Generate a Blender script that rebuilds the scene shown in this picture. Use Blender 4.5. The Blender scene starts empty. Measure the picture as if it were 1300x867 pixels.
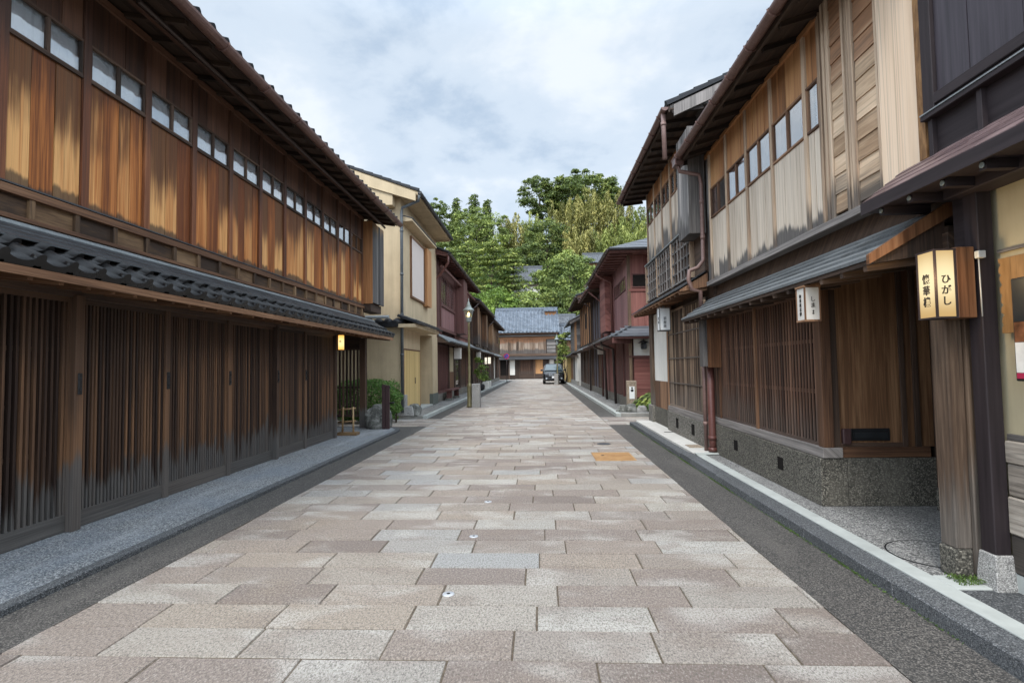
import bpy, math, random
import numpy as np
from mathutils import Vector, Matrix
SC = bpy.context.scene
COL = SC.collection
rnd = random.Random(7)
R = math.radians

# ---------------------------------------------------------------- camera
FPX, CAMZ = 680.0, 1.5
d_ = Vector((35, -31.5, -FPX)).normalized()
v_ = Vector((-math.sin(R(1)), math.cos(R(1)), 0))
z_ = (v_ - d_ * v_.dot(d_)).normalized()
x_ = d_.cross(z_)
ROT = Matrix((x_, d_, z_))
cam = bpy.data.cameras.new('camera')
cam.sensor_width = 36.0
cam.lens = FPX / 1300 * 36.0
cam.clip_start = 0.05
cam.clip_end = 3000
camo = bpy.data.objects.new('camera', cam)
COL.objects.link(camo)
camo.matrix_world = Matrix.Translation((0, 0, CAMZ)) @ ROT.to_4x4()
SC.camera = camo

# ---------------------------------------------------------------- sky, sun, exposure
SUN_EL, SUN_ROT = R(52), R(200)
w = bpy.data.worlds.new('World')
SC.world = w
w.use_nodes = True
nt = w.node_tree
for n in list(nt.nodes):
    nt.nodes.remove(n)
def wn(t, **k):
    n = nt.nodes.new(t)
    for a, b in k.items():
        setattr(n, a, b)
    return n
tc = wn('ShaderNodeTexCoord')
sep = wn('ShaderNodeSeparateXYZ')
nt.links.new(tc.outputs['Generated'], sep.inputs[0])
# flatten the cloud deck: direction / (z + 0.18)
zz = wn('ShaderNodeMath', operation='MAXIMUM'); zz.inputs[1].default_value = 0.0
nt.links.new(sep.outputs[2], zz.inputs[0])
za = wn('ShaderNodeMath', operation='ADD'); za.inputs[1].default_value = 0.22
nt.links.new(zz.outputs[0], za.inputs[0])
dv = wn('ShaderNodeVectorMath', operation='DIVIDE')
cmb = wn('ShaderNodeCombineXYZ')
for i in range(3):
    nt.links.new(za.outputs[0], cmb.inputs[i])
nt.links.new(tc.outputs['Generated'], dv.inputs[0])
nt.links.new(cmb.outputs[0], dv.inputs[1])
mp = wn('ShaderNodeMapping'); mp.inputs['Scale'].default_value = (1, 1, 0.0); mp.inputs['Location'].default_value = (3.1, 1.7, 0)
nt.links.new(dv.outputs[0], mp.inputs[0])
n1 = wn('ShaderNodeTexNoise'); n1.inputs['Scale'].default_value = 2.25; n1.inputs['Detail'].default_value = 10; n1.inputs['Roughness'].default_value = 0.57
n1.inputs['Distortion'].default_value = 0.15
nt.links.new(mp.outputs[0], n1.inputs['Vector'])
cr = wn('ShaderNodeValToRGB')
cr.color_ramp.interpolation = 'EASE'
e = cr.color_ramp.elements
e[0].position = 0.36; e[0].color = (4.2, 5.2, 6.45, 1)
e[1].position = 0.68; e[1].color = (7.6, 8.1, 8.6, 1)
m_ = e.new(0.50); m_.color = (5.9, 6.75, 7.7, 1)
nt.links.new(n1.outputs[0], cr.inputs[0])
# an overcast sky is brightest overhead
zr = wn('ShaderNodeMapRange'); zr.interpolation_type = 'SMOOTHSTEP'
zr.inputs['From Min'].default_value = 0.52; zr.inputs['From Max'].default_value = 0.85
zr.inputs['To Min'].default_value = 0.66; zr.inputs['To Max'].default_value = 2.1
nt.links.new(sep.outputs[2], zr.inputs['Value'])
# ... and brightness added behind and beside the camera, out of view, to light facades
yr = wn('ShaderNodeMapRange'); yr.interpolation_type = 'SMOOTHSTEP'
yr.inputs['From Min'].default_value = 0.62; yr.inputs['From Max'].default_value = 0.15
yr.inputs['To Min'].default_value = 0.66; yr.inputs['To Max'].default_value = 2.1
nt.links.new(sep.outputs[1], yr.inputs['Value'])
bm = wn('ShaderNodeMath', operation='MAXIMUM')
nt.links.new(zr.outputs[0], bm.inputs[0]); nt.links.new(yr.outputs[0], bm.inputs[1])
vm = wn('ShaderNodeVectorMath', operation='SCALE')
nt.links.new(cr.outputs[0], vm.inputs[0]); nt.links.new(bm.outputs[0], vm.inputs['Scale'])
sky = wn('ShaderNodeTexSky'); sky.sky_type = 'NISHITA'; sky.sun_disc = False
sky.sun_elevation = SUN_EL; sky.sun_rotation = SUN_ROT
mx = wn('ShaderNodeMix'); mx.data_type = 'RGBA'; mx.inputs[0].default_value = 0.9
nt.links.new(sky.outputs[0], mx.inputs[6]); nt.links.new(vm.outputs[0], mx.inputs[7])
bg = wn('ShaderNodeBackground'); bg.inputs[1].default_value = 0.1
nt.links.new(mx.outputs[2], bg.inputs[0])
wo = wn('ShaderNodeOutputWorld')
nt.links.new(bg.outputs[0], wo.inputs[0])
sl = bpy.data.lights.new('sun', 'SUN'); sl.energy = 1.5; sl.angle = R(18); sl.color = (1.0, 0.965, 0.92)
so = bpy.data.objects.new('sun', sl); COL.objects.link(so)
sd = Vector((math.sin(SUN_ROT) * math.cos(SUN_EL), math.cos(SUN_ROT) * math.cos(SUN_EL), math.sin(SUN_EL)))
so.rotation_euler = sd.to_track_quat('Z', 'Y').to_euler()
so.location = (0, 0, 60)
SC.view_settings.view_transform = 'Standard'
SC.view_settings.look = 'None'
SC.view_settings.gamma = 1
SC.view_settings.exposure = 0.95
SC.cycles.max_bounces = 6
SC.cycles.transparent_max_bounces = 12

def at(px, py, Y):
    """world point at depth Y seen at photo pixel (px, py) - used to measure distant things"""
    q = ROT @ Vector((px - 650, -(py - 433.5), -FPX))
    t = Y / q.y
    return Vector((q.x * t, Y, CAMZ + q.z * t))

# ---------------------------------------------------------------- mesh builder
class MB:
    def __init__(s):
        s.v = []; s.f = []; s.uv = []; s.r = []; s.sm = []
    def face(s, idx, uvs, r, sm=False):
        s.f.append(idx); s.uv.extend(uvs); s.r.append(r); s.sm.append(sm)
    def obox(s, c, ax, h, r=None, g=None, taper=None):
        """oriented box: centre, three unit axes, half sizes; grain runs along the longest"""
        if r is None: r = rnd.random()
        c = Vector(c); ax = [Vector(a) for a in ax]
        if g is None: g = max(range(3), key=lambda i: h[i])
        a, b = [i for i in range(3) if i != g]
        base = len(s.v); loc = []
        for sx in (-1, 1):
            for sy in (-1, 1):
                for sz in (-1, 1):
                    l = [sx * h[0], sy * h[1], sz * h[2]]
                    if taper and sz > 0:
                        l[0] *= taper; l[1] *= taper
                    loc.append(l)
                    s.v.append(c + ax[0] * l[0] + ax[1] * l[1] + ax[2] * l[2])
        ou, ov = r * 53.0, r * 31.0
        for q in ((0, 1, 3, 2), (4, 6, 7, 5), (0, 4, 5, 1), (2, 3, 7, 6), (0, 2, 6, 4), (1, 5, 7, 3)):
            uvs = [(loc[i][a] + loc[i][b] + ou, loc[i][g] + ov) for i in q]
            s.face([base + i for i in q], uvs, r)
    def box(s, x0, x1, y0, y1, z0, z1, r=None, g=None, taper=None):
        if x0 > x1: x0, x1 = x1, x0
        if y0 > y1: y0, y1 = y1, y0
        s.obox(((x0 + x1) / 2, (y0 + y1) / 2, (z0 + z1) / 2), ((1, 0, 0), (0, 1, 0), (0, 0, 1)),
               ((x1 - x0) / 2, (y1 - y0) / 2, (z1 - z0) / 2), r, g, taper)
        return s
    def bar(s, p0, p1, w, h, up=(0, 0, 1), r=None):
        p0 = Vector(p0); p1 = Vector(p1)
        d = p1 - p0; L = d.length; d.normalize()
        up = Vector(up); sx = d.cross(up)
        if sx.length < 1e-4: sx = d.cross(Vector((1, 0, 0)))
        sx.normalize(); uz = sx.cross(d).normalized()
        s.obox((p0 + p1) / 2, (sx, d, uz), (w / 2, L / 2, h / 2), r, 1)
        return s
    def poly(s, pts, r=None, uv=None, sm=False):
        if r is None: r = rnd.random()
        b = len(s.v)
        s.v.extend(Vector(p) for p in pts)
        if uv is None:
            pv = [Vector(p) for p in pts]
            n = Vector((0, 0, 0))
            for i in range(len(pv)):
                n += pv[i].cross(pv[(i + 1) % len(pv)])
            k = max(range(3), key=lambda i: abs(n[i]))
            o = [i for i in range(3) if i != k]
            uv = [(p[o[0]], p[o[1]]) for p in pv]
        s.face(list(range(b, b + len(pts))), uv, r, sm)
        return s
    def prism(s, pts, off, r=None, sm=False):
        """closed outline swept by the vector off"""
        if r is None: r = rnd.random()
        a = [Vector(p) for p in pts]; off = Vector(off)
        b = [p + off for p in a]
        s.poly(a[::-1], r); s.poly(b, r)
        n = len(a); L = off.length; acc = 0
        for i in range(n):
            j = (i + 1) % n; e = (a[j] - a[i]).length
            s.poly([a[i], a[j], b[j], b[i]], r, [(acc, 0), (acc + e, 0), (acc + e, L), (acc, L)], sm)
            acc += e
        return s
    def tube(s, path, rad, n=10, r=None, cap=True, arc=None):
        """round bar along a path; arc=(a0,a1) leaves an open half-pipe with thickness"""
        if r is None: r = rnd.random()
        P = [Vector(p) for p in path]
        rr = rad if isinstance(rad, (list, tuple)) else [rad] * len(P)
        base = len(s.v); up = None; acc = 0
        for i, p in enumerate(P):
            t = (P[min(i + 1, len(P) - 1)] - P[max(i - 1, 0)]).normalized()
            if up is None:
                up = Vector((0, 0, 1)) if abs(t.z) < 0.9 else Vector((0, 1, 0))
            sx = t.cross(up).normalized(); uu = sx.cross(t).normalized(); up = uu
            for k in range(n):
                a = 2 * math.pi * k / n
                s.v.append(p + (sx * math.cos(a) + uu * math.sin(a)) * rr[i])
        for i in range(len(P) - 1):
            L = (P[i + 1] - P[i]).length
            for k in range(n):
                k2 = (k + 1) % n
                q = [base + i * n + k, base + i * n + k2, base + (i + 1) * n + k2, base + (i + 1) * n + k]
                u0, u1 = k / n * 6.28 * rr[i], (k + 1) / n * 6.28 * rr[i]
                s.face(q, [(u0, acc), (u1, acc), (u1, acc + L), (u0, acc + L)], r, True)
            acc += L
        if cap:
            for i, rev in ((0, False), (len(P) - 1, True)):
                q = [base + i * n + k for k in range(n)]
                if not rev: q = q[::-1]
                s.face(q, [(math.cos(6.283 * k / n) * rr[i], math.sin(6.283 * k / n) * rr[i]) for k in range(n)], r)
        return s
    def halfpipe(s, p0, p1, rad, th=0.006, n=9, r=0.5):
        """open gutter between two level points"""
        p0 = Vector(p0); p1 = Vector(p1); t = (p1 - p0).normalized(); sx = t.cross(Vector((0, 0, 1))).normalized()
        prof = []
        for k in range(n):
            a = math.pi + math.pi * k / (n - 1); prof.append((math.cos(a) * rad, math.sin(a) * rad))
        for k in range(n - 1, -1, -1):
            a = math.pi + math.pi * k / (n - 1); prof.append((math.cos(a) * (rad - th), math.sin(a) * (rad - th)))
        m = len(prof); L = (p1 - p0).length
        A = [p0 + sx * a + Vector((0, 0, b)) for a, b in prof]
        B = [p1 + sx * a + Vector((0, 0, b)) for a, b in prof]
        for i in range(m):
            j = (i + 1) % m
            s.poly([A[i], A[j], B[j], B[i]], r, [(i * .03, 0), (i * .03 + .03, 0), (i * .03 + .03, L), (i * .03, L)], True)
        for E in (A, B):  # end plates
            s.poly([E[k] for k in range(n)], r)
        return s
    def lathe(s, c, prof, n=16, r=None, sm=True):
        if r is None: r = rnd.random()
        c = Vector(c); base = len(s.v); m = len(prof)
        for rad, z in prof:
            for k in range(n):
                a = 2 * math.pi * k / n + math.pi / n
                s.v.append(c + Vector((rad * math.cos(a), rad * math.sin(a), z)))
        for i in range(m - 1):
            for k in range(n):
                k2 = (k + 1) % n
                q = [base + i * n + k, base + i * n + k2, base + (i + 1) * n + k2, base + (i + 1) * n + k]
                s.face(q, [(k / n, prof[i][1]), ((k + 1) / n, prof[i][1]), ((k + 1) / n, prof[i + 1][1]), (k / n, prof[i + 1][1])], r, sm)
        for i, rev in ((0, True), (m - 1, False)):
            q = [base + i * n + k for k in range(n)]
            if rev: q = q[::-1]
            if prof[i][0] > 1e-4: s.face(q, [(0, 0)] * n, r)
        return s
    def build(s, name, mat, parent=None, local=False, bevel=0, loc=None, kind=None):
        """links everything collected so far as ONE mesh object"""
        me = bpy.data.meshes.new(name)
        o = Vector((0, 0, 0))
        if parent is not None and not local: o = WORG[parent.name]
        if loc is not None: o = Vector(loc)
        me.from_pydata([tuple(p - o) for p in s.v], [], s.f)
        uvl = me.uv_layers.new(name='UVMap')
        uvl.data.foreach_set('uv', [c for t in s.uv for c in t])
        at_ = me.attributes.new('rnd', 'FLOAT', 'FACE')
        at_.data.foreach_set('value', s.r)
        me.polygons.foreach_set('use_smooth', s.sm)
        me.materials.append(mat)
        me.update()
        ob = bpy.data.objects.new(name, me)
        COL.objects.link(ob)
        if parent is not None:
            ob.parent = parent
            WORG[ob.name] = WORG[parent.name]
        else:
            WORG[ob.name] = o
        if loc is not None: ob.location = loc
        if bevel:
            b = ob.modifiers.new('bevel', 'BEVEL'); b.width = bevel; b.segments = 1; b.limit_method = 'ANGLE'; b.angle_limit = R(50)
        if kind: ob['kind'] = kind
        return ob
WORG = {}
def thing(name, label, cat, loc=(0, 0, 0), rotz=0, group=None):
    o = bpy.data.objects.new(name, None)
    COL.objects.link(o)
    o.location = loc; o.rotation_euler = (0, 0, rotz); o.empty_display_size = 0.2
    o['label'] = label; o['category'] = cat
    if group: o['group'] = group
    WORG[o.name] = Vector(loc)
    return o
def tag(o, label, cat, group=None):
    o['label'] = label; o['category'] = cat
    if group: o['group'] = group
    return o
def dup(root, loc, rotz=0, label=None, group=None, scale=None):
    r_ = root.copy(); COL.objects.link(r_); r_.location = loc; r_.rotation_euler = (0, 0, rotz)
    if scale: r_.scale = scale
    if label: r_['label'] = label
    if group: r_['group'] = group
    WORG[r_.name] = Vector(loc)
    for ch in list(root.children):
        c = ch.copy(); COL.objects.link(c); c.parent = r_
        for g in ch.children:
            d = g.copy(); COL.objects.link(d); d.parent = c
    return r_
# ---------------------------------------------------------------- materials
class Mat:
    """small wrapper for building node materials"""
    def __init__(s, name):
        s.m = bpy.data.materials.new(name); s.m.use_nodes = True
        s.t = s.m.node_tree
        s.b = s.t.nodes['Principled BSDF']
        s.out = s.t.nodes['Material Output']
    def n(s, t, **k):
        x = s.t.nodes.new(t)
        for a, b in k.items(): setattr(x, a, b)
        return x
    def put(s, sock, v):
        if isinstance(v, bpy.types.NodeSocket): s.t.links.new(v, sock)
        elif v is not None:
            if sock.type == 'RGBA' and len(v) == 3: v = (*v, 1)
            sock.default_value = v
    def uv(s): return s.n('ShaderNodeTexCoord').outputs['UV']
    def obj(s): return s.n('ShaderNodeTexCoord').outputs['Object']
    def r(s): return s.n('ShaderNodeAttribute', attribute_name='rnd').outputs['Fac']
    def z(s):
        q = s.n('ShaderNodeSeparateXYZ'); s.put(q.inputs[0], s.obj()); return q.outputs[2]
    def mapping(s, v, scale=(1, 1, 1), loc=(0, 0, 0)):
        x = s.n('ShaderNodeMapping'); s.put(x.inputs[0], v); x.inputs['Scale'].default_value = scale; x.inputs['Location'].default_value = loc
        return x.outputs[0]
    def noise(s, v, scale=1, detail=4, rough=0.55, dist=0):
        x = s.n('ShaderNodeTexNoise'); s.put(x.inputs['Vector'], v)
        x.inputs['Scale'].default_value = scale; x.inputs['Detail'].default_value = detail
        x.inputs['Roughness'].default_value = rough; x.inputs['Distortion'].default_value = dist
        return x.outputs[0]
    def voro(s, v, scale, out='Distance', feature='F1'):
        x = s.n('ShaderNodeTexVoronoi', feature=feature); s.put(x.inputs['Vector'], v); x.inputs['Scale'].default_value = scale
        return x.outputs[out]
    def ramp(s, f, *stops):
        x = s.n('ShaderNodeValToRGB'); s.put(x.inputs[0], f); e = x.color_ramp.elements
        e[0].position, c = stops[0]; e[0].color = (*c, 1)
        e[1].position, c = stops[-1]; e[1].color = (*c, 1)
        for p, c in stops[1:-1]:
            k = e.new(p); k.color = (*c, 1)
        return x.outputs[0]
    def step(s, f, a, b, lo=0.0, hi=1.0):
        x = s.n('ShaderNodeMapRange'); x.interpolation_type = 'SMOOTHSTEP'
        s.put(x.inputs['Value'], f); x.inputs['From Min'].default_value = a; x.inputs['From Max'].default_value = b
        x.inputs['To Min'].default_value = lo; x.inputs['To Max'].default_value = hi
        return x.outputs[0]
    def math(s, op, a, b=None, c=None):
        x = s.n('ShaderNodeMath', operation=op); s.put(x.inputs[0], a)
        if b is not None: s.put(x.inputs[1], b)
        if c is not None: s.put(x.inputs[2], c)
        return x.outputs[0]
    def mix(s, f, a, b, mode='MIX'):
        x = s.n('ShaderNodeMix'); x.data_type = 'RGBA'; x.blend_type = mode
        s.put(x.inputs[0], f); s.put(x.inputs[6], a); s.put(x.inputs[7], b)
        return x.outputs[2]
    def bump(s, h, strength=0.3, dist=0.01):
        x = s.n('ShaderNodeBump'); s.put(x.inputs['Height'], h); x.inputs['Strength'].default_value = strength; x.inputs['Distance'].default_value = dist
        s.put(s.b.inputs['Normal'], x.outputs[0])
    def done(s, col=None, rough=0.7, spec=0.5, metal=0.0):
        if col is not None: s.put(s.b.inputs['Base Color'], col)
        s.put(s.b.inputs['Roughness'], rough)
        s.b.inputs['Specular IOR Level'].default_value = spec
        s.put(s.b.inputs['Metallic'], metal)
        return s.m

def wood(name, dark, mid, light, grain=(26, 1.0), rough=0.72, var=0.55, bump=0.35, stains_shade=(), spec=0.35, hue=0.0):
    """sawn timber: grain along UV v, every board its own tone; stains = (z, width, streak amp, dir, colour, opacity)"""
    M = Mat(name); uv = M.uv(); r = M.r()
    fine = M.noise(M.mapping(uv, (grain[0] * 3.2, grain[1] * 1.6, 1)), 1, 5, 0.65)
    broad = M.noise(M.mapping(uv, (grain[0] * 0.42, grain[1] * 0.55, 1), (3, 7, 0)), 1, 4, 0.6, 0.6)
    f = M.math('ADD', M.math('MULTIPLY', fine, 0.5), M.math('MULTIPLY', broad, 0.5))
    f = M.math('ADD', f, M.math('MULTIPLY', M.math('SUBTRACT', r, 0.5), var * 0.45))
    c = M.ramp(f, (0.34, dark), (0.50, mid), (0.68, light))
    if stains_shade:
        zz = M.z()
        for i, (z0, wd, amp, dr, sc, op) in enumerate(stains_shade):
            st = M.noise(M.mapping(uv, (9.0, 0.5, 1), (11 + 5 * i, 3, 0)), 1, 4, 0.62)
            st2 = M.noise(M.mapping(uv, (46.0, 2.2, 1), (2, 9 * i, 0)), 1, 2, 0.5)
            k = M.math('MULTIPLY', M.math('SUBTRACT', zz, z0), dr / wd)
            k = M.math('ADD', k, M.math('MULTIPLY', M.math('SUBTRACT', st, 0.5), amp * 2.2))
            k = M.math('ADD', k, M.math('MULTIPLY', M.math('SUBTRACT', st2, 0.5), amp * 0.9))
            k = M.math('ADD', k, M.math('MULTIPLY', M.math('SUBTRACT', r, 0.5), amp * 1.3))
            k = M.math('ADD', k, M.math('MULTIPLY', M.math('SUBTRACT', M.noise(M.obj(), 0.9, 2, 0.5), 0.5), amp * 2.8))
            m = M.step(k, -0.5, 0.5, 0.0, op)
            tone = M.ramp(fine, (0.3, tuple(x * 0.55 for x in sc)), (0.75, tuple(min(1, x * 1.5) for x in sc)))
            c = M.mix(m, c, tone)
    # knots and darker growth-ring lines
    ring = M.noise(M.mapping(uv, (grain[0] * 1.3, grain[1] * 0.22, 1), (1, 2, 0)), 1, 2, 0.5, 1.2)
    ln = M.step(M.math('ABSOLUTE', M.math('SUBTRACT', ring, 0.5)), 0.0, 0.035, 0.72, 1.0)
    c = M.mix(1.0, c, M.n_rgb(ln), 'MULTIPLY')
    M.bump(f, min(1.0, bump * 1.5), 0.008)
    return M.done(c, M.step(fine, 0.3, 0.8, rough - 0.12, rough + 0.12), spec)
def n_rgb(s, f):
    x = s.n('ShaderNodeCombineColor')
    for i in range(3): s.put(x.inputs[i], f)
    return x.outputs[0]
Mat.n_rgb = n_rgb

BLK = (0.018, 0.014, 0.012)
W = {}
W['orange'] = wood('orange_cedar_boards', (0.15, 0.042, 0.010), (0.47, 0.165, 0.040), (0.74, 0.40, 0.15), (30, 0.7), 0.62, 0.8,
    stains_shade=((4.02, 0.60, 0.95, 1, (0.085, 0.028, 0.010), 0.90), (3.13, 0.05, 1.3, -1, (0.045, 0.032, 0.024), 0.8)))
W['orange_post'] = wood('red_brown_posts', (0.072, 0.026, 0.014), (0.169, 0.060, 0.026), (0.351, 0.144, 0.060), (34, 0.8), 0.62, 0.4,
    stains_shade=((4.1, 0.7, 0.5, 1, (0.045, 0.026, 0.02), 0.8),))
W['umber'] = wood('umber_boards', (0.034, 0.017, 0.011), (0.082, 0.039, 0.024), (0.147, 0.075, 0.047), (26, 0.8), 0.66, 0.6)
W['dark'] = wood('dark_old_timber', (0.027, 0.018, 0.013), (0.064, 0.038, 0.026), (0.136, 0.086, 0.058), (26, 0.9), 0.7, 0.5)
W['eave_dark'] = wood('darker_eave_timber', (0.013, 0.0085, 0.006), (0.032, 0.020, 0.014), (0.07, 0.046, 0.032), (26, 0.9), 0.75, 0.6)  # darker tone of the dark timber, for eave undersides
W['band'] = wood('smoked_band_boards', (0.035, 0.02, 0.012), (0.115, 0.066, 0.034), (0.24, 0.15, 0.08), (9, 1.6), 0.75, 0.9)
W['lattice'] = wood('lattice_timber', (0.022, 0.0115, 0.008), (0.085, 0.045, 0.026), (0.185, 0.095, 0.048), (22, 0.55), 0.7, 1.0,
    stains_shade=((1.75, 0.8, 0.9, 1, (0.055, 0.034, 0.024), 0.7), (0.46, 0.17, 1.5, -1, (0.098, 0.092, 0.086), 0.88),))  # first entry paints eave shade into the upper slats; second is grey weathering
W['lattice_r'] = wood('fine_lattice_timber', (0.041, 0.020, 0.014), (0.113, 0.058, 0.036), (0.258, 0.138, 0.087), (22, 0.55), 0.7, 0.3,
    stains_shade=((0.9, 0.4, 0.5, -1, (0.085, 0.07, 0.06), 0.6),))
W['lattice_w'] = wood('weathered_lattice_timber', (0.052, 0.034, 0.023), (0.163, 0.104, 0.068), (0.377, 0.273, 0.182), (22, 0.7), 0.75, 0.9,
    stains_shade=((1.0, 0.5, 0.6, -1, (0.16, 0.135, 0.115), 0.6),))
W['brown'] = wood('brown_timber', (0.065, 0.031, 0.017), (0.156, 0.077, 0.040), (0.312, 0.175, 0.096), (20, 0.8), 0.66, 0.5)
W['chest'] = wood('warm_brown_board', (0.06, 0.024, 0.011), (0.15, 0.066, 0.03), (0.25, 0.125, 0.06), (14, 0.7), 0.5, 0.4, bump=0.15)
W['panel'] = wood('brown_panel_board', (0.063, 0.030, 0.016), (0.140, 0.069, 0.033), (0.295, 0.163, 0.083), (13, 0.8), 0.6, 0.4, bump=0.25)
W['greywood'] = wood('grey_weathered_timber', (0.055, 0.05, 0.047), (0.15, 0.135, 0.125), (0.30, 0.27, 0.25), (24, 0.8), 0.8, 0.5)
W['grey_tob'] = wood('black_grey_boards', (0.03, 0.029, 0.029), (0.085, 0.08, 0.078), (0.19, 0.175, 0.16), (24, 0.6), 0.8, 0.6,
    stains_shade=((5.1, 0.35, 0.9, 1, (0.42, 0.25, 0.11), 0.8),))
W['grey_tob_r'] = wood('silver_grey_boards', (0.10, 0.095, 0.092), (0.22, 0.205, 0.195), (0.36, 0.33, 0.31), (24, 0.5), 0.8, 0.5,
    stains_shade=((3.85, 0.2, 0.9, -1, (0.05, 0.047, 0.045), 0.8),))
W['tan'] = wood('bleached_boards', (0.40, 0.325, 0.25), (0.58, 0.49, 0.39), (0.70, 0.61, 0.50), (16, 0.6), 0.8, 0.45,
    stains_shade=((2.93, 0.09, 1.6, -1, (0.062, 0.06, 0.062), 0.9),))
W['tan_post'] = wood('bleached_battens', (0.20, 0.135, 0.09), (0.40, 0.285, 0.195), (0.60, 0.465, 0.335), (26, 0.7), 0.8, 0.4,
    stains_shade=((2.95, 0.2, 1.2, -1, (0.05, 0.047, 0.046), 0.8),))
W['tan2'] = wood('bleached_boards_far', (0.34, 0.27, 0.205), (0.54, 0.45, 0.355), (0.68, 0.58, 0.47), (16, 0.6), 0.8, 0.5,
    stains_shade=((4.22, 0.25, 1.2, -1, (0.065, 0.062, 0.062), 0.9), (5.6, 0.35, 0.8, 1, (0.22, 0.105, 0.045), 0.9)))
W['amber'] = wood('amber_boards', (0.17, 0.07, 0.025), (0.36, 0.165, 0.065), (0.52, 0.28, 0.12), (18, 0.6), 0.68, 0.5)
W['pale'] = wood('pale_plain_board', (0.54, 0.385, 0.255), (0.68, 0.51, 0.36), (0.76, 0.60, 0.45), (8, 0.5), 0.75, 0.2, bump=0.15)
W['shiplap'] = wood('shiplap_boards', (0.30, 0.195, 0.115), (0.54, 0.385, 0.25), (0.70, 0.53, 0.37), (7, 1.1), 0.78, 0.6,
    stains_shade=((3.02, 0.3, 0.75, -1, (0.04, 0.037, 0.036), 0.9), (4.1, 0.35, 0.6, 1, (0.22, 0.10, 0.045), 0.85)))
W['bark_edge'] = wood('rough_burnt_edge', (0.04, 0.02, 0.01), (0.18, 0.09, 0.035), (0.36, 0.2, 0.085), (18, 5.0), 0.8, 0.4, bump=0.8)
W['log'] = wood('silvered_wide_boards', (0.06, 0.05, 0.042), (0.23, 0.195, 0.16), (0.42, 0.37, 0.31), (10, 1.5), 0.8, 0.8, bump=0.6)
W['post_r'] = wood('weathered_gate_post', (0.022, 0.013, 0.009), (0.082, 0.050, 0.031), (0.20, 0.135, 0.088), (16, 0.9), 0.8, 0.5, bump=0.7,
    stains_shade=((0.6, 0.35, 0.8, -1, (0.13, 0.115, 0.10), 0.75),))
W['bengara'] = wood('red_ochre_boards', (0.097, 0.032, 0.026), (0.195, 0.072, 0.059), (0.274, 0.117, 0.095), (20, 0.5), 0.7, 0.35, bump=0.15)
W['bengara_d'] = wood('dark_red_boards', (0.055, 0.024, 0.021), (0.114, 0.046, 0.039), (0.181, 0.085, 0.070), (20, 0.5), 0.7, 0.35, bump=0.15)
W['bengara_p'] = wood('faded_red_boards', (0.13, 0.062, 0.06), (0.215, 0.105, 0.10), (0.29, 0.16, 0.15), (20, 0.5), 0.75, 0.35, bump=0.15)
W['mauve'] = wood('mauve_grey_boards', (0.05, 0.042, 0.05), (0.085, 0.073, 0.085), (0.135, 0.118, 0.13), (20, 0.5), 0.75, 0.35, bump=0.15)
W['rust'] = wood('rust_brown_boards', (0.045, 0.022, 0.013), (0.15, 0.07, 0.032), (0.40, 0.25, 0.14), (12, 0.55), 0.7, 0.7,
    stains_shade=((3.4, 0.4, 0.8, -1, (0.05, 0.045, 0.043), 0.8),))
W['farwall'] = wood('far_house_boards', (0.043, 0.029, 0.020), (0.166, 0.108, 0.072), (0.324, 0.252, 0.194), (4, 0.5), 0.8, 0.9,
    stains_shade=((4.35, 0.3, 0.6, 1, (0.27, 0.12, 0.055), 0.85), (3.45, 0.25, 0.7, -1, (0.075, 0.065, 0.06), 0.85)))
W['yellowdoor'] = wood('straw_yellow_boards', (0.42, 0.29, 0.115), (0.56, 0.405, 0.17), (0.66, 0.49, 0.23), (18, 0.4), 0.6, 0.2, bump=0.1)
W['bamboo'] = wood('bamboo_poles', (0.16, 0.095, 0.045), (0.30, 0.19, 0.09), (0.42, 0.29, 0.15), (10, 1), 0.5, 0.5)
W['bark'] = wood('tree_bark', (0.035, 0.026, 0.02), (0.085, 0.06, 0.045), (0.16, 0.12, 0.09), (6, 1.2), 0.9, 0.3, bump=1.0)

def purple():
    M = Mat('purple_brown_paint'); uv = M.uv()
    g = M.noise(M.mapping(uv, (30, 1.0, 1)), 1, 5, 0.6)
    c = M.ramp(g, (0.3, (0.024, 0.019, 0.024)), (0.7, (0.055, 0.045, 0.055)))
    ch = M.noise(M.mapping(uv, (9, 3.2, 1), (4, 1, 0)), 1, 4, 0.6)
    c = M.mix(M.step(ch, 0.67, 0.69), c, (0.55, 0.55, 0.57))
    M.bump(g, 0.25, 0.004)
    return M.done(c, 0.5, 0.4)
W['purple'] = purple()
def purple_plain():
    M = Mat('plain_dark_paint'); g = M.noise(M.mapping(M.uv(), (24, 1.0, 1)), 1, 4, 0.6)
    M.bump(g, 0.15, 0.004)
    return M.done(M.ramp(g, (0.3, (0.017, 0.0125, 0.0135)), (0.7, (0.036, 0.027, 0.029))), 0.6, 0.22)
W['plum'] = purple_plain()

def tile(name, c0, c1, rough=0.38, spec=0.5, moss=0.0):
    M = Mat(name); o = M.obj(); r = M.r()
    n = M.noise(o, 9, 5, 0.65)
    f = M.math('ADD', M.math('MULTIPLY', n, 0.7), M.math('MULTIPLY', r, 0.4))
    c = M.ramp(f, (0.25, c0), (0.85, c1))
    if moss:
        c = M.mix(M.step(M.noise(o, 3.1, 5, 0.7), 0.58, 0.75, 0, moss), c, (0.20, 0.19, 0.165))
    M.bump(M.noise(o, 60, 3), 0.1, 0.003)
    return M.done(c, M.step(n, 0.3, 0.7, rough - 0.1, rough + 0.15), spec)
W['tile'] = tile('black_glazed_tile', (0.010, 0.0105, 0.012), (0.034, 0.035, 0.039), 0.42, 0.22, 0.2)
W['tile_gloss'] = tile('black_glossy_tile', (0.006, 0.006, 0.0065), (0.022, 0.021, 0.021), 0.33, 0.3, 0.12)
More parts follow.
